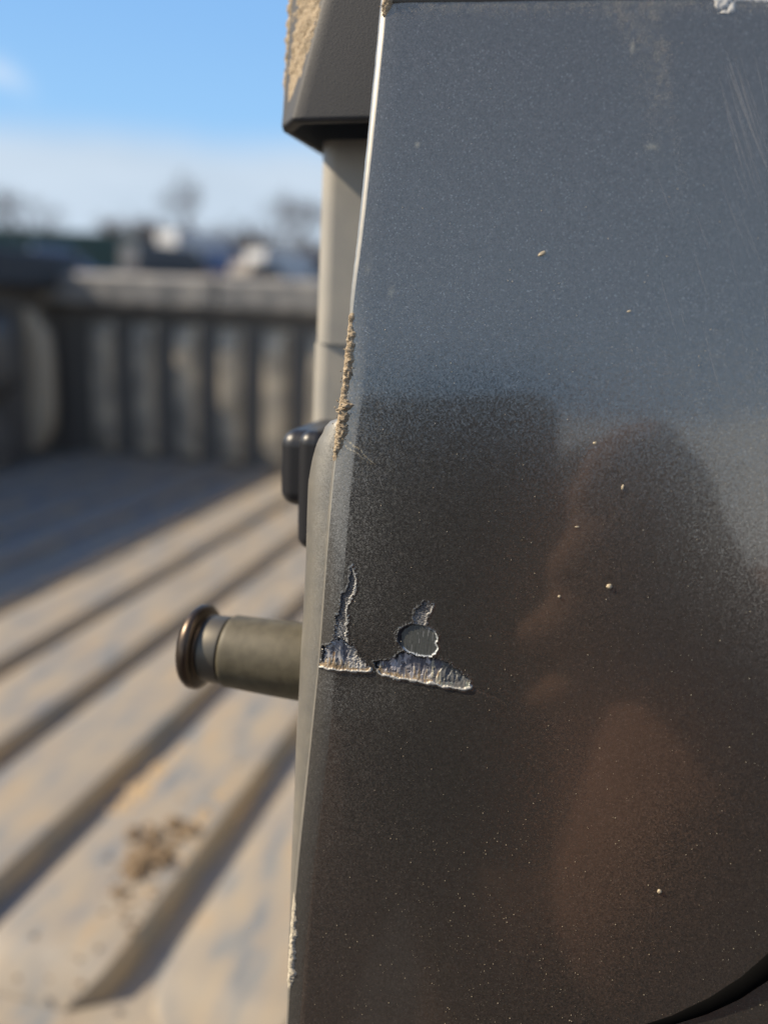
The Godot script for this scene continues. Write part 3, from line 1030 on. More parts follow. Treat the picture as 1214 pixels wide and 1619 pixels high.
func make_edge(panel: MeshInstance3D) -> void:
	# rolled edge of the panel, from its face round to its back
	var rows := []
	var dirt := []
	for i in 421:
		var v := -125.0 + i * 0.5
		var e := edge_u(v)
		var r := lerpf(0.72, 1.45, smoothstep(-5.0, 55.0, v)) + 0.45 * exp(-pow((v + 10.0) / 9.0, 2.0))
		r *= (1.0 + 0.06 * fine.get_noise_1d(v * 0.4))
		var w0 := -edge_bend(v) * 3.2 * 3.2 - 0.35 * exp(-pow((e + 20.0) / 9.0, 2) - pow((v + 38.0) / 5.0, 2))
		var row := PackedVector3Array()
		# slope of the face at the edge
		var a0 := atan(edge_bend(v) * 2.0 * 3.2)
		for k in 11:
			var a := lerpf(a0, PI * 0.75, k / 10.0)
			row.append(pw(e - r * (sin(a) - sin(a0)), v, w0 - r * (cos(a0) - cos(a))))
		row.append(pw(e + 1.0, v, w0 - r * 2.0 - 1.2))
		row.append(pw(e + 3.0, v, w0 - r * 2.0 - 1.5))
		rows.append(row)
	put("rolled_edge", loft(rows, false, false, true), M.edge, panel, "bright worn rolled edge of the rear panel")

func boss_off(v: float) -> float:
	var s := 0.0
	for k in 5:
		s += interp(boss_line, clampf(v + (k - 2) * 0.8, -124.0, boss_line[boss_line.size() - 1].y if false else 3.9), false)
	return s / 5.0

func make_boss() -> void:
	# rounded swelling of the inner side that carries the latch pin
	var rows := []
	var top: float = boss_line[boss_line.size() - 1].x
	for i in 121:
		var v := lerpf(-120.0, top, i / 120.0)
		var e := edge_u(v)
		var b := interp(boss_line, v, false)
		if v > top - 3.0:
			b = interp(boss_line, top - 3.0, false) * sqrt(maxf(0.0, 1.0 - pow((v - top + 3.0) / 3.0, 2.0)))
		var row := PackedVector3Array()
		for k in 13:
			var a := PI / 2 * k / 12.0
			row.append(pw(e + 0.6 - (b + 0.6) * sin(a), v, -1.9 - 6.5 * (1.0 - cos(a))))
		row.append(pw(e - b, v, -22.0))
		row.append(pw(e - b + 3.0, v, -42.0))
		rows.append(row)
	put("latch_boss", loft(rows, false, false, true), M.boss, bed)

func make_jamb() -> void:
	# upright at the rear end of the right-hand side, rounded at its inner corner
	var half := [[0.60, 1.0925, 0.0], [1.0925, 1.1345, 0.0007]]
	for h in half:
		var rows := []
		for i in 7:
			var y := lerpf(h[0], h[1], i / 6.0)
			var x0: float = -0.0618 + (y - 1.0748) * 0.010 + h[2]
			var row := PackedVector3Array([Vector3(-0.02, y, -0.1745 + h[2]), Vector3(x0 + 0.0042, y, -0.1745 + h[2])])
			for k in 9:
				var a := PI / 2 * k / 8.0
				row.append(Vector3(x0 + 0.0042 - 0.0042 * sin(a), y, -0.1787 + 0.0042 * cos(a) + h[2]))
			row.append(Vector3(x0, y, -0.30))
			row.append(Vector3(x0 + 0.002, y, -1.50))
			rows.append(row)
		put("inner_side", loft(rows, false, false, false), M.jamb, bed)

func make_cap() -> void:
	# moulded end cap of the bed rail: rear face, chamfer, inner side, open underneath
	var lo := PackedVector3Array([Vector3(0.06, 1.1336, -0.1490), Vector3(-0.0555, 1.1336, -0.1535), Vector3(-0.0577, 1.1336, -0.1537), Vector3(-0.0588, 1.1337, -0.1544), Vector3(-0.0630, 1.1338, -0.1605), Vector3(-0.0638, 1.1338, -0.1625), Vector3(-0.0638, 1.1336, -0.32)])
	var hi := PackedVector3Array([Vector3(0.06, 1.1640, -0.1500), Vector3(-0.0482, 1.1640, -0.1545), Vector3(-0.0504, 1.1640, -0.1548), Vector3(-0.0516, 1.1640, -0.1554), Vector3(-0.0617, 1.1640, -0.1622), Vector3(-0.0627, 1.1640, -0.1645), Vector3(-0.0627, 1.1640, -0.32)])
	var mid := Vector3(-0.03, 1.15, -0.2)
	var rows := []
	# underside lip folds back in
	var inn := PackedVector3Array()
	var inu := PackedVector3Array()
	var rnd := PackedVector3Array()
	for i in lo.size():
		var d := Vector3(mid.x - lo[i].x, 0, mid.z - lo[i].z).normalized()
		inu.append(lo[i] + d * 0.0085 + Vector3(0, 0.010, 0))
		inn.append(lo[i] + d * 0.0022)
		rnd.append(lo[i] + Vector3(0, 0.0009, 0) + d * -0.0004)
	rows = [inu, inn, lo, rnd, hi]
	put("rail_cap", loft(rows, false, false, false), M.plastic, bed, "dark grey grained plastic cap with mud on its corner")
	var top := []
	for k in 2:
		var row := PackedVector3Array()
		for p in hi:
			row.append(p if k == 0 else Vector3(0.06, 1.166, -0.32))
		top.append(row)
	put("rail_cap_top", loft(top, false, false, true), M.plastic, bed)

func make_pin() -> void:
	var ax := Vector3(1, 0, 0)
	var c := Vector3(-0.0702, 1.0354, -0.1325)
	var pin := put("latch_pin", lathe(c, ax, [Vector2(0.0, 0.0010), Vector2(0.0, 0.0048), Vector2(0.0003, 0.0064), Vector2(0.0009, 0.0076), Vector2(0.0017, 0.0082), Vector2(0.0027, 0.0082), Vector2(0.0033, 0.0077), Vector2(0.0035, 0.0068), Vector2(0.0037, 0.0058), Vector2(0.0060, 0.0056)], 48), M.steel_dark, bed, "round headed latch pin standing out of the bed side")
	put("collar", lathe(c, ax, [Vector2(0.0036, 0.0050), Vector2(0.0038, 0.0060), Vector2(0.0044, 0.0064), Vector2(0.0079, 0.0065), Vector2(0.0082, 0.0062), Vector2(0.0083, 0.0050)], 48), M.steel, pin)
	put("sleeve", lathe(c, ax, [Vector2(0.0082, 0.0060), Vector2(0.0086, 0.0067), Vector2(0.0090, 0.0070), Vector2(0.0096, 0.0069), Vector2(0.0180, 0.00715), Vector2(0.0285, 0.0073), Vector2(0.0290, 0.0060)], 48), M.sleeve, pin)
	put("shaft", lathe(c, ax, [Vector2(0.0058, 0.0055), Vector2(0.0090, 0.0055)], 32), M.steel_dark, pin)

func make_stop() -> void:
	var s := put("tailgate_stop", rbox(Vector3(-0.0508, 1.0699, -0.1530), Vector3(0.0112, 0.0150, 0.0220), 0.0032, 5), M.rubber, bed, "black rubber tailgate stop above the latch pin")
	put("stop_plate", rbox(Vector3(-0.0485, 1.0665, -0.1500), Vector3(0.0060, 0.0230, 0.0225), 0.0026, 5), M.rubber, s)

func make_floor() -> void:
	var fl := put("bed_floor", rbox(Vector3(-0.56, FLOOR_Y - 0.0190, -0.86), Vector3(1.12, 0.012, 1.36), 0.003), M.silt, bed)
	var step := 0.0965
	for k in 10:
		var x0 := -1.062 + k * step + 0.0162
		# raised flat with rolled shoulders; it tapers off at the rear end
		var rows := []
		for i in 26:
			var t := i / 25.0
			var z := lerpf(-1.515, -0.272, t)
			if i > 15:
				z = lerpf(-0.40, -0.272, (i - 15) / 10.0)
			elif i <= 15:
				z = lerpf(-1.515, -0.40, i / 15.0)
			var f := 1.0
			if z > -0.297:
				f = sqrt(maxf(0.0, 1.0 - pow((z + 0.297) / 0.025, 2.0)))
			var row := PackedVector3Array()
			var wd := 0.0775 * (0.6 + 0.4 * f)
			var mid := x0 + 0.0387
			for q in [[-0.5, -0.0140], [-0.485, -0.010], [-0.455, -0.0015], [-0.43, 0.0], [-0.2, 0.0005], [0.2, 0.0005], [0.44, 0.0], [0.465, -0.0015], [0.49, -0.010], [0.5, -0.0140]]:
				row.append(Vector3(mid + q[0] * wd, FLOOR_Y - 0.0125 + (q[1] + 0.0140) * f, z))
			rows.append(row)
		put("floor_rib", loft(rows, false, false, false), M.silt, fl)
	put("rear_sill", rbox(Vector3(-0.56, FLOOR_Y - 0.0065, -0.205), Vector3(1.12, 0.0165, 0.085), 0.006, 3), M.silt, fl)

func make_walls() -> void:
	var fw := put("front_wall", rbox(Vector3(-0.56, 0.925, -1.545), Vector3(1.14, 0.35, 0.03), 0.004), M.wall_base, bed)
	var step := 0.0975
	for k in 10:
		var x0 := -1.000 + k * step
		var rows := []
		for i in 9:
			var y: float = [0.782, 0.79, 0.80, 0.85, 0.95, 1.02, 1.035, 1.052, 1.058][i]
			var f: float = [0.3, 0.8, 1.0, 1.0, 1.0, 1.0, 0.85, 0.25, 0.02][i]
			var row := PackedVector3Array()
			for q in [[-0.5, 0.0], [-0.36, 0.8], [-0.30, 0.97], [0.30, 1.0], [0.36, 0.8], [0.5, 0.0]]:
				row.append(Vector3(x0 + q[0] * 0.056, y, -1.5295 + q[1] * f * 0.022))
			rows.append(row)
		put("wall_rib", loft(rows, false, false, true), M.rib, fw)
	put("front_rail", rbox(Vector3(-0.56, 1.119, -1.535), Vector3(1.13, 0.066, 0.10), 0.012, 3), M.rail, bed, "grey rail along the top of the front wall")
	put("rail_seam", rbox(Vector3(-0.72, 1.119, -1.4846), Vector3(0.004, 0.060, 0.002), 0.0008), M.matte_black, bed)
	# left-hand side, seen only at its far end
	var lw := put("left_side", rbox(Vector3(-1.135, 0.945, -0.86), Vector3(0.03, 0.40, 1.40), 0.004), M.wall_base, bed)
	for r in [[-1.455, 0.040, 0.985], [-1.330, 0.075, 1.01]]:
		var rows := []
		for i in 7:
			var y: float = lerpf(0.79 if r[1] < 0.06 else 0.90, 1.075, i / 6.0)
			var f: float = [0.2, 0.9, 1, 1, 1, 0.9, 0.1][i]
			var row := PackedVector3Array()
			for q in [[0.5, 0.0], [0.40, 0.85], [0.32, 1.0], [-0.32, 1.0], [-0.40, 0.85], [-0.5, 0.0]]:
				row.append(Vector3(-1.119 + q[1] * f * 0.045, y, r[0] + q[0] * (r[1] as float)))
			rows.append(row)
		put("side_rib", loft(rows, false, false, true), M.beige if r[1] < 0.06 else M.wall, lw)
	put("left_rail", rbox(Vector3(-1.125, 1.150, -0.86), Vector3(0.11, 0.075, 1.42), 0.014, 3), M.plastic, bed)
	# wheel housing on the left
	var wh := []
	for i in 13:
		var a := PI * i / 12.0
		wh.append(PackedVector3Array([Vector3(-1.125, FLOOR_Y - 0.01 + 0.19 * pow(sin(a), 0.7), -0.90 - 0.42 * cos(a)), Vector3(-1.06, FLOOR_Y - 0.01 + 0.19 * pow(sin(a), 0.7), -0.90 - 0.42 * cos(a)), Vector3(-1.035, FLOOR_Y - 0.01 + 0.165 * pow(sin(a), 0.7), -0.90 - 0.40 * cos(a)), Vector3(-1.03, FLOOR_Y - 0.012, -0.90 - 0.39 * cos(a))]))
	put("wheel_housing", loft(wh, false, false, false), M.wall, bed)
	# outer skin on the right, and the rail over it
	put("right_rail", rbox(Vector3(0.02, 1.155, -0.93), Vector3(0.16, 0.06, 1.22), 0.014, 3), M.plastic, bed)
	put("right_skin", rbox(Vector3(0.112, 0.83, -0.84), Vector3(0.012, 0.62, 1.42), 0.004), M.paint_far, bed)
	put("under_frame", rbox(Vector3(-0.53, 0.70, -0.86), Vector3(0.9, 0.11, 1.2), 0.01), M.matte_black, bed)

func make_bed() -> void:
	bed = base("truck_bed", BED_AT)
	tag(bed, "open pickup truck bed of dark grey metallic sheet with a ribbed silty floor", "truck bed")
	M.edge = mat(dim(0.46, 0.43, 0.38), 0.36, 0.6)
	M.edge.clearcoat_enabled = true
	M.edge.clearcoat = 0.5
	M.edge.clearcoat_roughness = 0.25
	M.edge.albedo_texture = M.dusty.albedo_texture
	M.edge.albedo_color = lin(1.7, 1.66, 1.58)
	M.edge.uv1_triplanar = true
	M.edge.uv1_scale = Vector3.ONE * 60.0
	M.wall_base = mat(lin(0.11, 0.106, 0.10), 0.5)  # plain darker base colour of the walls, behind the ribs
	M.beige = mat(dim(0.60, 0.52, 0.40), 0.6)
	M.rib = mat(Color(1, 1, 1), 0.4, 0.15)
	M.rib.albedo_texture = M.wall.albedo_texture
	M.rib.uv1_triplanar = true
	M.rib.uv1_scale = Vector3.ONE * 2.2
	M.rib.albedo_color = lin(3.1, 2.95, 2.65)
	M.rail = mat(dim(0.27, 0.262, 0.25), 0.45)
	M.rail.albedo_texture = M.wall.albedo_texture
	M.rail.uv1_triplanar = true
	M.rail.uv1_scale = Vector3.ONE * 3.0
	M.rail.albedo_color = lin(2.0, 2.0, 2.0)
	M.trim = mat(lin(0.09, 0.085, 0.075), 0.6)
	make_floor()
	make_walls()
	make_jamb()
	make_cap()
	make_boss()
	make_stop()
	make_pin()
	var panel := make_panel()
	make_edge(panel)
	# strip along the top of the panel
	var rows := []
	for i in 40:
		var u := lerpf(-23.6, 108.0, i / 39.0)
		var j := fine.get_noise_1d(u * 0.6) * 0.12
		rows.append(PackedVector3Array([pw(u, 65.6 + j, -0.3), pw(u, 65.7 + j, 0.12), pw(u, 66.2, 0.22), pw(u, 78.0, 0.22)]))
	put("top_strip", loft(rows, false, false, false), M.trim, panel)
	# fine scratches, and the white bruise at the top right
	var v := PackedVector3Array()
	var idx := PackedInt32Array()
	for k in 46:
		var u0 := rng.randf_range(17.0, 36.0)
		var v0 := rng.randf_range(20.0, 62.0)
		var l := rng.randf_range(3.0, 14.0)
		var wd := rng.randf_range(0.012, 0.035)
		if k < 12:
			u0 = 24.5 + k * 0.25 + rng.randf() * 0.4
			v0 = 59.0 - rng.randf() * 4.0
			l = rng.randf_range(8.0, 20.0)
			wd = rng.randf_range(0.025, 0.07)
		elif k > 40:
			u0 = rng.randf_range(-26.0, -12.0)
			v0 = rng.randf_range(-26.0, 4.0)
			l = rng.randf_range(1.0, 3.0)
			wd = 0.02
		var lean := rng.randf_range(0.30, 0.48)
		for i in 25:
			var q := l * i / 24.0
			var t := sin(PI * i / 24.0) * wd * (0.6 + 0.8 * absf(fine.get_noise_2d(k * 5.0, q * 2.0)))
			var u := u0 + q * lean + q * q * 0.003
			v.append(pw(u - t, v0 - q, 0.012))
			v.append(pw(u + t, v0 - q, 0.012))
			if i < 24:
				var a := k * 50 + i * 2
				idx.append_array(PackedInt32Array([a, a + 1, a + 2, a + 1, a + 3, a + 2]))
	put("scratch_marks", smooth_mesh(v, idx, PackedColorArray(), false), mat(lin(0.30, 0.30, 0.30), 0.6), panel).set_meta("kind", "stuff")
	v = PackedVector3Array()
	idx = PackedInt32Array()
	for i in 41:
		for j in 15:
			var u := 22.6 + i * 0.2
			var vv := 63.6 + j * 0.2
			var bare := fine.get_noise_2d(u * 0.9, vv * 0.9) + 0.55 - absf(u - 25.0) * 0.13 - (66.0 - vv) * 0.20
			if u > 26.0:
				bare = 0.30 - absf(vv - 65.5 + 0.05 * (u - 26.0)) * 1.2 + 0.3 * fine.get_noise_2d(u * 1.5, vv)
			v.append(pw(u, vv, clampf(bare * 0.3, -0.15, 0.12)))
			if i < 40 and j < 14:
				var a := i * 15 + j
				idx.append_array(PackedInt32Array([a, a + 1, a + 15, a + 1, a + 16, a + 15]))
	put("white_bruise", smooth_mesh(v, idx, PackedColorArray(), false), mat(lin(0.55, 0.54, 0.51), 0.8), panel, "rough white bruise at the top edge of the panel")
	# dark tapering band laid on the panel, low on the right
	var sr := []
	for i in 31:
		var t := i / 30.0 * (strip_line.size() - 1)
		var k := mini(int(t), strip_line.size() - 2)
		var p := strip_line[k].lerp(strip_line[k + 1], t - k)
		var r := lerpf(2.9, 0.4, i / 30.0)
		sr.append(ring_pts(pw(p.x, p.y, -0.1), pu, pn, r * 0.001, r * 0.0004, 16))
	put("dark_strip", loft(sr), M.matte_black, panel)
	var timber := mat(lin(0.20, 0.15, 0.10), 0.9)
	for z in [-1.25, -0.45]:
		for k in 4:
			var o := put("timber_block", rbox(Vector3(0, 0.0805, 0), Vector3(1.0, 0.16, 0.16), 0.008), timber)
			o.position = Vector3(-0.53, k * 0.161, z)
			tag(o, "%s weathered timber block of the stack under the %s end of the truck bed" % [["lowest", "second lowest", "third", "topmost"][k], "front" if z < -1.0 else "rear"], "timber block", "timber blocks under the truck bed")

# ---------------------------------------------------------------- mud and grit
func blob(v: PackedVector3Array, idx: PackedInt32Array, c: Vector3, r: Vector3, rough: float, basis: Basis, k := 7) -> void:
	var s := v.size()
	for i in k + 1:
		var th := PI * i / k
		for j in k + 3:
			var ph := TAU * j / (k + 2)
			var d := Vector3(sin(th) * cos(ph), cos(th), sin(th) * sin(ph))
			if j == k + 2:
				d = Vector3(sin(th), cos(th), 0)
			var p := c * 1000.0 + d * 3.0
			var f := 1.0 + rough * fine.get_noise_3d(p.x * 1.1, p.y * 1.1, p.z * 1.1)
			v.append(c + basis * (d * r * f))
	var w := k + 3
	for i in k:
		for j in k + 2:
			var a := s + i * w + j
			idx.append_array(PackedInt32Array([a, a + w, a + 1, a + 1, a + w, a + w + 1]))

func crust(called: String, v0: float, v1: float, prof: Array, crumbs: int, material: Material, label: String) -> void:
	# mud caked along the panel edge between two heights; prof gives (height share, reach over the face, thickness) in mm
	var v := PackedVector3Array()
	var idx := PackedInt32Array()
	var n := int((v1 - v0) / 0.11)
	var w := 22
	for i in n + 1:
		var t := float(i) / n
		var vv := lerpf(v0, v1, t)
		var e := edge_u(vv)
		var reach := 0.0
		var th := 0.0
		for k in prof.size() - 1:
			if t >= prof[k][0]:
				var f: float = clampf((t - prof[k][0]) / (prof[k + 1][0] - prof[k][0]), 0, 1)
				reach = lerpf(prof[k][1], prof[k + 1][1], f)
				th = lerpf(prof[k][2], prof[k + 1][2], f)
		var ragged := fine.get_noise_1d(vv * 0.5 + 9.0) + 0.3 * fine.get_noise_1d(vv * 1.6 + 2.0)
		reach *= 1.0 + 0.75 * ragged
		for j in w:
			# from behind the edge, round it, on to the face
			var q := float(j) / (w - 1)
			var bump := sin(PI * q)
			var x := lerpf(-0.75, maxf(reach, 0.02), q)
			var face := -edge_bend(vv) * pow(maxf(0.0, 3.2 - maxf(x, 0.0)), 2.0)
			if x < 0.0:
				face = -edge_bend(vv) * 10.24 - 2.2 * x * x - 0.1
			var lump := fine.get_noise_3d(vv * 1.1, x * 1.6, 3.0) * 0.6 + fine.get_noise_3d(vv * 3.0, x * 3.0, 8.0) * 0.35
			var h := th * 0.85 * (bump * (0.8 + lump * 0.8)) - 0.12 * (1.0 - bump)
			var side := clampf(0.6 - x, 0.0, 1.0)
			v.append(pw(e + x - maxf(h, -0.1) * side * 0.9, vv, face + maxf(h, -0.15) * (1.0 - side * 0.45)))
	for i in n:
		for j in w - 1:
			var a := i * w + j
			idx.append_array(PackedInt32Array([a, a + w, a + 1, a + 1, a + w, a + w + 1]))
	for c in crumbs:
		var t := rng.randf()
		var vv := lerpf(v0, v1, t)
		var reach := 0.3
		var th := 0.3
		for k in prof.size() - 1:
			if t >= prof[k][0]:
				var f: float = clampf((t - prof[k][0]) / (prof[k + 1][0] - prof[k][0]), 0, 1)
				reach = lerpf(prof[k][1], prof[k + 1][1], f)
				th = lerpf(prof[k][2], prof[k + 1][2], f)
		var x := rng.randf_range(-0.6, reach * 0.9)
		var r := rng.randf_range(0.04, 0.15) * (0.6 + th * 0.5)
		var side := clampf(0.6 - x, 0.0, 1.0)
		var b := Basis(Vector3(rng.randfn(), rng.randfn(), rng.randfn()).normalized(), rng.randf() * TAU)
		blob(v, idx, pw(edge_u(vv) + x - th * 0.5 * side, vv, -0.5 + th * rng.randf_range(0.3, 0.8)), Vector3(r, r * 0.8, r * 0.9) * 0.001, 0.5, b, 5)
	var o := put(called, smooth_mesh(v, idx, PackedColorArray(), false), material)
	tag(o, label, "mud", "", "stuff")

func make_mud() -> void:
	crust("mud_crust", -3.6, 19.8, [[0.0, 0.15, 0.2], [0.06, 0.5, 0.6], [0.13, 1.1, 0.9], [0.22, 1.5, 1.3], [0.30, 1.0, 1.0], [0.36, 1.6, 1.5], [0.45, 0.5, 0.6], [0.52, 0.6, 0.7], [0.58, 0.9, 0.9], [0.68, 1.0, 0.9], [0.80, 0.9, 0.7], [0.86, 0.7, 0.7], [0.92, 0.3, 0.3], [0.97, 0.6, 0.5], [1.0, 0.1, 0.1]], 70, M.mud, "crumbly tan mud caked along the middle of the bright panel edge")
	crust("mud_crust", -93.5, -76.5, [[0.0, 0.1, 0.1], [0.10, 1.0, 0.45], [0.25, 0.9, 0.5], [0.6, 0.8, 0.4], [0.85, 0.4, 0.3], [1.0, 0.05, 0.1]], 20, M.clay, "smooth cream clay streak low on the panel edge")
	crust("mud_crust", 63.8, 69.0, [[0.0, 0.2, 0.3], [0.3, 0.8, 0.9], [0.6, 1.4, 1.4], [1.0, 1.6, 1.6]], 90, M.mud, "brown mud lump at the top corner of the panel")
	# mud over the chamfered corner of the rail cap
	var v := PackedVector3Array()
	var idx := PackedInt32Array()
	var nn := 70
	var ww := 34
	var a0 := Vector3(-0.0588, 1.1337, -0.1544)
	var b0 := Vector3(-0.0636, 1.1338, -0.1615)
	var a1 := Vector3(-0.0516, 1.1640, -0.1554)
	var b1 := Vector3(-0.0625, 1.1640, -0.1638)
	var out := (b0 - a0).cross(a1 - a0).normalized()
	if out.x > 0:
		out = -out
	for i in nn + 1:
		var t := lerpf(0.04, 1.0, float(i) / nn)
		for j in ww:
			var q := lerpf(-0.12, 1.05, float(j) / (ww - 1))
			var p := a0.lerp(a1, t).lerp(b0.lerp(b1, t), clampf(q, -0.4, 1.05))
			var cover := smoothstep(0.0, 0.3, t - 0.16) * 0.6 + 0.35
			var h := 0.35 + 0.8 * fine.get_noise_3d(t * 9.0, q * 3.0, 1.0) + 0.5 * fine.get_noise_3d(t * 30.0, q * 11.0, 5.0)
			h = maxf(h, 0.05)
			h *= smoothstep(-0.12, 0.05, q) * smoothstep(0.10, 0.35, t)
			v.append(p + out * (h * 1.1 * cover + 0.10 - 0.4 * smoothstep(0.02, -0.12, q)) * 0.001)
	for i in nn:
		for j in ww - 1:
			var a := i * ww + j
			idx.append_array(PackedInt32Array([a, a + ww, a + 1, a + 1, a + ww, a + ww + 1]))
	for c in 260:
		var t := rng.randf_range(0.25, 1.0)
		var q := rng.randf_range(0.3, 1.02)
		var p := a0.lerp(a1, t).lerp(b0.lerp(b1, t), q)
		var r := rng.randf_range(0.1, 0.45)
		blob(v, idx, p + out * r * 0.0004, Vector3(r, r, r) * 0.001, 0.5, Basis(), 5)
	tag(put("mud_crust", smooth_mesh(v, idx, PackedColorArray(), false), M.mud), "rough tan mud dried on the corner of the plastic rail cap", "mud", "", "stuff")
	# crumbs of soil on the bed floor
	v = PackedVector3Array()
	idx = PackedInt32Array()
	for c in 150:
		var p := Vector3(-0.2225 + rng.randfn() * 0.0075, FLOOR_Y + 0.001, -0.366 + rng.randfn() * 0.015)
		var r := rng.randf_range(0.8, 2.8)
		if c < 26:
			r = rng.randf_range(2.5, 5.5)
		elif c > 75:
			r = rng.randf_range(0.5, 1.7)
			p += Vector3(rng.randfn() * 0.012, 0, rng.randfn() * 0.05)
		blob(v, idx, p + Vector3(0, r * 0.0005, 0), Vector3(r, r * 0.75, r * 1.2) * 0.001, 0.9, Basis(Vector3.UP, rng.randf() * TAU), 6)
	tag(put("soil_clod", smooth_mesh(v, idx, PackedColorArray(), false), M.soil), "broken clod of dark brown soil on the silty bed floor", "soil", "", "stuff")
	# sandy drift on the rib behind it
	v = PackedVector3Array()
	idx = PackedInt32Array()
	for s in [[-0.262, -0.436, 0.010, 0.035], [-0.231, -0.452, 0.008, 0.04], [-0.215, -0.40, 0.010, 0.05]]:
		for c in 90:
			var p := Vector3(s[0] + rng.randfn() * s[2] * 0.5, FLOOR_Y + 0.0011, s[1] + rng.randfn() * s[3] * 0.5)
			var r := rng.randf_range(1.0, 4.0)
			blob(v, idx, p, Vector3(r, r * 0.25, r * 1.6) * 0.001, 0.4, Basis(Vector3.UP, rng.randf()), 5)
	tag(put("sand_drift", smooth_mesh(v, idx, PackedColorArray(), false), M.sand), "thin ochre sand scattered on the floor ribs beyond the clod", "sand", "", "stuff")
	# fine dust specks all over the panel, thicker low down
	v = PackedVector3Array()
	idx = PackedInt32Array()
	blob(v, idx, Vector3.ZERO, Vector3(1, 0.85, 0.6), 0.4, Basis(), 4)
	var mm := MultiMesh.new()
	mm.transform_format = MultiMesh.TRANSFORM_3D
	mm.mesh = smooth_mesh(v, idx, PackedColorArray(), false)
	mm.instance_count = 4200
	for i in 4200:
		var pv := 64.0 - 170.0 * pow(rng.randf(), 0.62)
		var pu2 := rng.randf_range(edge_u(clampf(pv, -124, 84)) + 4.0, 62.0)
		if i % 5 == 0:
			pv = -78.0 + rng.randfn() * 11.0
			pu2 = 2.0 + rng.randfn() * 13.0
		var r := 0.020 + 0.070 * pow(rng.randf(), 5.0)
		if fine.get_noise_2d(pu2 * 0.16, pv * 0.16) < -0.08:
			r *= 0.5
		mm.set_instance_transform(i, Transform3D(Basis(pr, pu, pn) * Basis(Vector3.BACK, rng.randf() * TAU).scaled(Vector3.ONE * r * 0.001), pw(pu2, pv, 0.02)))
	var dots := MultiMeshInstance3D.new()
	dots.name = "dust_specks"
	dots.multimesh = mm
	dots.material_override = M.grit
	add_child(dots, true)
	tag(dots, "pale dust specks sprinkled over the metallic panel", "dust", "", "stuff")
	# dust run down from the top edge, and along the strip above
	var dm := MultiMesh.new()
	dm.transform_format = MultiMesh.TRANSFORM_3D
	dm.mesh = mm.mesh
	dm.instance_count = 12000
	var lanes := [[13.5, 66.0, 15.5, 48.0, 3.2], [14.5, 66.0, 21.5, 40.0, 1.1], [9.0, 66.0, 14.5, 57.0, 2.2], [17.0, 60.0, 16.5, 44.0, 2.0], [-24.0, 65.6, 34.0, 65.6, 0.0]]
	for i in 12000:
		var l: Array = lanes[[0, 1, 2, 3, 4, 4, 4][i % 7]]
		var k := rng.randf()
		var p := Vector2(lerpf(l[0], l[2], k) + rng.randfn() * l[4] * 0.4, lerpf(l[1], l[3], k) - (absf(rng.randfn()) * 1.1 if l[4] == 0.0 else 0.0))
		var thin := 1.0 - 0.6 * k if l[4] > 0.0 else 0.9
		if fine.get_noise_2d(p.x * 0.5, p.y * 0.35) < -0.1:
			thin *= 0.45
		var r := (0.020 + 0.036 * rng.randf() * rng.randf()) * thin
		dm.set_instance_transform(i, Transform3D(Basis(pr, pu, pn).scaled(Vector3.ONE * r * 0.001), pw(p.x, p.y, 0.01)))
	var runs := MultiMeshInstance3D.new()
	runs.name = "dust_streak"
	runs.multimesh = dm
	runs.material_override = mat(lin(0.36, 0.34, 0.305), 0.9)
	add_child(runs, true)
	tag(runs, "tan dust run down the panel from its dirty top edge", "dust", "", "stuff")
	# grit stuck to the panel
	for g in [[2.16, 29.54, 0.62, 0.26, 0.55, "slim straw coloured husk stuck on the sky reflecting half of the panel"], [28.10, -66.48, 0.34, 0.30, 1.2, "lone yellowish sand grain low on the right of the panel"], [16.34, -19.60, 0.42, 0.36, 0.2, "largest pale grain, right of the oval bare patch"], [16.92, -4.38, 0.18, 0.38, -0.2, "small upright yellow grain above the largest pale grain"], [9.06, -21.88, 0.22, 0.2, 0.0, "tiny pale grain just left of the largest pale grain"], [10.78, -10.94, 0.32, 0.12, 0.1, "thin level pale sliver between the grains on the panel"], [15.5, 21.6, 0.3, 0.14, 0.3, "thin brown sliver below and right of the straw husk"], [12.3, 1.9, 0.3, 0.2, 0.1, "reddish yellow grain at the edge of the dark reflection"]]:
		v = PackedVector3Array()
		idx = PackedInt32Array()
		blob(v, idx, Vector3.ZERO, Vector3(g[2], g[3], minf(g[2], g[3]) * 0.7) * 0.001, 0.5, Basis(Vector3.BACK, g[4]), 8)
		var o := put("grit_grain", smooth_mesh(v, idx, PackedColorArray(), false), M.grit)
		o.transform = Transform3D(Basis(pr, pu, pn), pw(g[0], g[1], 0.08))
		tag(o, g[5], "grain", "grains stuck to the panel")

# ---------------------------------------------------------------- the photographer, seen only as a reflection
func cw(x: float, y: float, z: float) -> Vector3:
	return EYE + Basis.from_euler(cam.rotation) * Vector3(x, y, z)

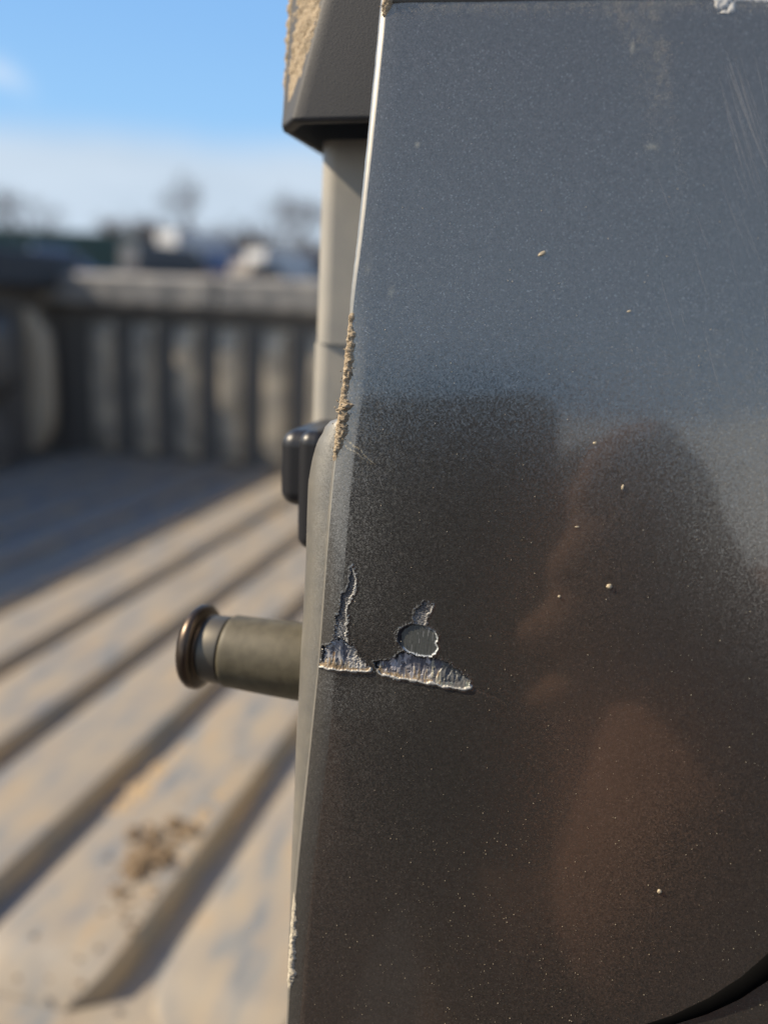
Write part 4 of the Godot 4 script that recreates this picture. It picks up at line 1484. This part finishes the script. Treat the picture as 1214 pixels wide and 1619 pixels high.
func make_phone() -> void:
	var body := mat(lin(0.02, 0.02, 0.022), 0.35)
	var o := base("smartphone", cw(-0.024, -0.063, 0.0075))
	o.basis = Basis.from_euler(cam.rotation)
	tag(o, "black smartphone held up before the panel, mirrored in its paint", "phone")
	var rows := []
	for k in [[-0.0040, 0.0020], [-0.0036, 0.0006], [-0.0022, 0.0], [0.0022, 0.0], [0.0036, 0.0006], [0.0040, 0.0020]]:
		var row := PackedVector3Array()
		for c in [[1, 1], [-1, 1], [-1, -1], [1, -1]]:
			for a in 9:
				var t: float = PI / 2 * (a / 8.0 + [0, 1, 2, 3][[[1, 1], [-1, 1], [-1, -1], [1, -1]].find(c)])
				var r: float = 0.0095 - k[1]
				row.append(Vector3(c[0] * (0.0375 - 0.0095) + cos(t) * r, c[1] * (0.080 - 0.0095) + sin(t) * r, k[0]))
		rows.append(row)
	put("case", loft(rows, true, true), body, o)
	for k in 3:
		put("camera_lens", lathe(Vector3(0.024, 0.063 - k * 0.022, -0.0038 - 0.0), Vector3(0, 0, -1), [Vector2(0, 0.0068), Vector2(0.0012, 0.0068), Vector2(0.0016, 0.006), Vector2(0.0016, 0.0004)], 20), M.glass, o)
	put("screen", rbox(Vector3(0, 0, 0.0041), Vector3(0.070, 0.154, 0.0006), 0.0002), M.glass, o)

var F := PackedFloat32Array()
func nets(bones: Array, cell: float, k: float, V: PackedVector3Array, I: PackedInt32Array, C: PackedColorArray) -> void:
	# bones: [a, b, radius a, radius b, colour]; skin of their smooth union by surface nets
	var lo := Vector3.INF
	var hi := -Vector3.INF
	for b in bones:
		for e in 2:
			var r: Vector3 = Vector3.ONE * (b[2 + e] + k + cell * 2)
			lo = lo.min(b[e] - r)
			hi = hi.max(b[e] + r)
	var nx := int((hi.x - lo.x) / cell) + 2
	var ny := int((hi.y - lo.y) / cell) + 2
	var nz := int((hi.z - lo.z) / cell) + 2
	F = PackedFloat32Array()
	F.resize(nx * ny * nz)
	F.fill(1.0)
	for b in bones:
		var A: Vector3 = b[0]
		var ab: Vector3 = b[1] - A
		var l2 := maxf(ab.length_squared(), 1e-9)
		var ra: float = b[2]
		var rb: float = b[3]
		var mr: float = maxf(ra, rb) + k + cell * 1.6
		var bl := ((A.min(b[1]) - lo - Vector3.ONE * mr) / cell).max(Vector3.ZERO)
		var bh := ((A.max(b[1]) - lo + Vector3.ONE * mr) / cell).min(Vector3(nx - 1, ny - 1, nz - 1))
		for z in range(int(bl.z), int(bh.z) + 1):
			for y in range(int(bl.y), int(bh.y) + 1):
				for x in range(int(bl.x), int(bh.x) + 1):
					var p := lo + Vector3(x, y, z) * cell
					var t := clampf((p - A).dot(ab) / l2, 0.0, 1.0)
					var d := p.distance_to(A + ab * t) - lerpf(ra, rb, t)
					var i := (z * ny + y) * nx + x
					var o := F[i]
					var h := maxf(k - absf(o - d), 0.0)
					F[i] = minf(o, d) - h * h * 0.25 / k
	var at := {}
	var sxy := nx * ny
	var off := [0, 1, nx, nx + 1, sxy, sxy + 1, sxy + nx, sxy + nx + 1]
	for z in nz - 1:
		for y in ny - 1:
			for x in nx - 1:
				var i := (z * ny + y) * nx + x
				var m := 0
				for c in 8:
					if F[i + off[c]] < 0.0:
						m += 1
				if m == 0 or m == 8:
					continue
				var s := Vector3.ZERO
				var n := 0
				for c in 8:
					for bit in 3:
						if c & (1 << bit):
							continue
						var d := c | (1 << bit)
						var fa := F[i + off[c]]
						var fb := F[i + off[d]]
						if (fa < 0.0) != (fb < 0.0):
							var t := fa / (fa - fb)
							var pc := Vector3(c & 1, (c >> 1) & 1, (c >> 2) & 1)
							var pd := Vector3(d & 1, (d >> 1) & 1, (d >> 2) & 1)
							s += pc.lerp(pd, t)
							n += 1
				var p := lo + (Vector3(x, y, z) + s / n) * cell
				at[i] = V.size()
				V.append(p)
				var best := 1e9
				var col := Color(0.1, 0.1, 0.1)
				for b in bones:
					var ab: Vector3 = b[1] - b[0]
					var t := clampf((p - b[0]).dot(ab) / maxf(ab.length_squared(), 1e-9), 0.0, 1.0)
					var d: float = p.distance_to(b[0] + ab * t) - lerpf(b[2], b[3], t)
					if d < best:
						best = d
						col = b[4]
				C.append(col)
	for z in range(1, nz - 1):
		for y in range(1, ny - 1):
			for x in range(1, nx - 1):
				var i := (z * ny + y) * nx + x
				var inside := F[i] < 0.0
				for ax in 3:
					var st: int = [1, nx, sxy][ax]
					if (F[i + st] < 0.0) == inside:
						continue
					var u: int = [nx, sxy, 1][ax]
					var w: int = [sxy, 1, nx][ax]
					var a: int = at.get(i, -1)
					var b: int = at.get(i - u, -1)
					var c: int = at.get(i - u - w, -1)
					var d: int = at.get(i - w, -1)
					if a < 0 or b < 0 or c < 0 or d < 0:
						continue
					if inside:
						I.append_array(PackedInt32Array([a, c, b, a, d, c]))
					else:
						I.append_array(PackedInt32Array([a, b, c, a, c, d]))

func finger(bones: Array, pts: Array, r: float, col: Color) -> void:
	for i in pts.size() - 1:
		bones.append([pts[i], pts[i + 1], r * (1.0 - 0.09 * i), r * (1.0 - 0.09 * (i + 1)), col])

func make_person() -> void:
	var skin := Color(0.38, 0.205, 0.13)
	var coat := Color(0.135, 0.072, 0.046)
	var sleeve := Color(0.31, 0.16, 0.10)
	var jeans := Color(0.035, 0.027, 0.022)
	var boot := Color(0.03, 0.022, 0.016)
	var V := PackedVector3Array()
	var I := PackedInt32Array()
	var C := PackedColorArray()
	var hip := Vector3(0.16, 0.42, 0.64)
	var chest := Vector3(0.14, 0.80, 0.56)
	var sr := Vector3(0.32, 0.93, 0.55)
	var sl := Vector3(-0.04, 0.93, 0.55)
	var er := Vector3(0.165, 0.865, 0.30)
	var wr := cw(0.084, -0.098, 0.052)
	var el := Vector3(-0.12, 0.68, 0.40)
	var wl := Vector3(0.02, 0.615, 0.26)
	var bones := [
		[hip, hip + Vector3(0, 0.14, -0.02), 0.15, 0.14, coat], [hip + Vector3(0, 0.14, -0.02), chest, 0.14, 0.155, coat],
		[chest, chest + Vector3(0, 0.10, 0), 0.15, 0.10, coat], [sl, sr, 0.072, 0.072, coat],
		[Vector3(0.14, 0.93, 0.54), Vector3(0.14, 1.02, 0.50), 0.06, 0.052, skin],
		[sr, er, 0.066, 0.05, coat], [er, wr, 0.088, 0.054, sleeve],
		[sl, el, 0.066, 0.05, coat], [el, wl, 0.05, 0.034, coat],
		[hip + Vector3(0.08, -0.02, 0), Vector3(0.27, 0.54, 0.24), 0.095, 0.066, jeans], [Vector3(0.27, 0.54, 0.24), Vector3(0.27, 0.11, 0.44), 0.064, 0.046, jeans],
		[hip + Vector3(-0.08, -0.02, 0), Vector3(0.03, 0.54, 0.24), 0.095, 0.066, jeans], [Vector3(0.03, 0.54, 0.24), Vector3(0.03, 0.11, 0.44), 0.064, 0.046, jeans],
		[Vector3(0.27, 0.075, 0.46), Vector3(0.28, 0.04, 0.24), 0.05, 0.038, boot], [Vector3(0.03, 0.075, 0.46), Vector3(0.02, 0.04, 0.24), 0.05, 0.038, boot]]
	nets(bones, 0.013, 0.05, V, I, C)
	# head, turned down a little towards the phone
	var h := Vector3(0.135, 1.075, 0.485)
	var eye_dark := Color(0.03, 0.025, 0.02)
	var face := [
		[h + Vector3(0, 0.020, 0.012), h + Vector3(0, 0.022, -0.012), 0.080, 0.076, skin], [h + Vector3(0, -0.03, -0.03), h + Vector3(0, -0.075, -0.052), 0.062, 0.030, skin],
		[h + Vector3(0, 0.005, -0.092), h + Vector3(0, -0.028, -0.106), 0.008, 0.012, skin],
		[h + Vector3(-0.018, -0.055, -0.090), h + Vector3(0.018, -0.055, -0.090), 0.008, 0.008, Color(0.32, 0.12, 0.09)],
		[h + Vector3(-0.030, 0.006, -0.080), h + Vector3(-0.028, 0.006, -0.082), 0.011, 0.011, eye_dark], [h + Vector3(0.030, 0.006, -0.080), h + Vector3(0.028, 0.006, -0.082), 0.011, 0.011, eye_dark],
		[h + Vector3(-0.082, 0.012, 0.0), h + Vector3(-0.080, -0.022, -0.004), 0.014, 0.010, skin], [h + Vector3(0.082, 0.012, 0.0), h + Vector3(0.080, -0.022, -0.004), 0.014, 0.010, skin],
		[h + Vector3(0, -0.05, 0.01), Vector3(0.14, 1.0, 0.51), 0.05, 0.052, skin]]
	nets(face, 0.0045, 0.012, V, I, C)
	# right hand round the edge of the phone: palm, four fingers on its back, thumb on the screen side
	var hand := [
		[wr, cw(0.062, -0.075, 0.032), 0.026, 0.024, skin], [cw(0.062, -0.070, 0.030), cw(0.043, -0.016, 0.018), 0.022, 0.015, skin], [cw(0.043, -0.016, 0.018), cw(0.036, -0.006, 0.014), 0.015, 0.013, skin],
		[cw(0.066, -0.080, 0.032), cw(0.036, -0.062, 0.016), 0.022, 0.014, skin], [cw(0.058, -0.060, 0.028), cw(0.036, -0.035, 0.014), 0.020, 0.015, skin]]
	finger(hand, [cw(0.040, -0.006, 0.014), cw(0.040, -0.001, -0.002), cw(0.031, -0.004, -0.0075), cw(0.0235, -0.014, -0.0060)], 0.0088, skin)
	finger(hand, [cw(0.040, -0.026, 0.014), cw(0.038, -0.025, -0.004), cw(0.026, -0.028, -0.0095), cw(0.0175, -0.035, -0.0062)], 0.0090, skin)
	finger(hand, [cw(0.040, -0.045, 0.014), cw(0.036, -0.046, -0.005), cw(0.020, -0.050, -0.0095), cw(0.0085, -0.056, -0.0060)], 0.0086, skin)
	finger(hand, [cw(0.040, -0.062, 0.016), cw(0.036, -0.067, -0.003), cw(0.021, -0.071, -0.0085), cw(0.010, -0.077, -0.0055)], 0.0076, skin)
	finger(hand, [cw(0.056, -0.072, 0.040), cw(0.040, -0.045, 0.042), cw(0.022, -0.028, 0.030), cw(0.004, -0.018, 0.022)], 0.0105, skin)
	nets(hand, 0.0032, 0.008, V, I, C)
	# left hand resting on the knee
	var lh := [[wl, Vector3(0.03, 0.622, 0.19), 0.028, 0.022, skin], [Vector3(0.01, 0.622, 0.20), Vector3(0.005, 0.622, 0.175), 0.020, 0.014, skin], [Vector3(0.05, 0.622, 0.20), Vector3(0.055, 0.618, 0.180), 0.020, 0.014, skin]]
	for f in [[0.0, 0.62], [0.020, 0.625], [0.040, 0.624], [0.058, 0.618]]:
		finger(lh, [Vector3(f[0], f[1], 0.178), Vector3(f[0], f[1] - 0.006, 0.148), Vector3(f[0], f[1] - 0.030, 0.132), Vector3(f[0], f[1] - 0.052, 0.133)], 0.0088, skin)
	finger(lh, [Vector3(0.0, 0.618, 0.215), Vector3(-0.022, 0.605, 0.185), Vector3(-0.030, 0.590, 0.165)], 0.0100, skin)
	nets(lh, 0.0032, 0.008, V, I, C)
	var o := put("person", smooth_mesh(V, I, C, false), M.person)
	tag(o, "person in a dark brown coat squatting and holding up the phone", "person")
	var HV := PackedVector3Array()
	var HI := PackedInt32Array()
	var HC := PackedColorArray()
	nets([[h + Vector3(0, 0.034, 0.018), h + Vector3(0, 0.040, -0.004), 0.083, 0.078, eye_dark], [h + Vector3(0, 0.0, 0.045), h + Vector3(0, -0.03, 0.045), 0.058, 0.05, eye_dark]], 0.006, 0.015, HV, HI, HC)
	put("hair", smooth_mesh(HV, HI, HC, false), M.person, o)
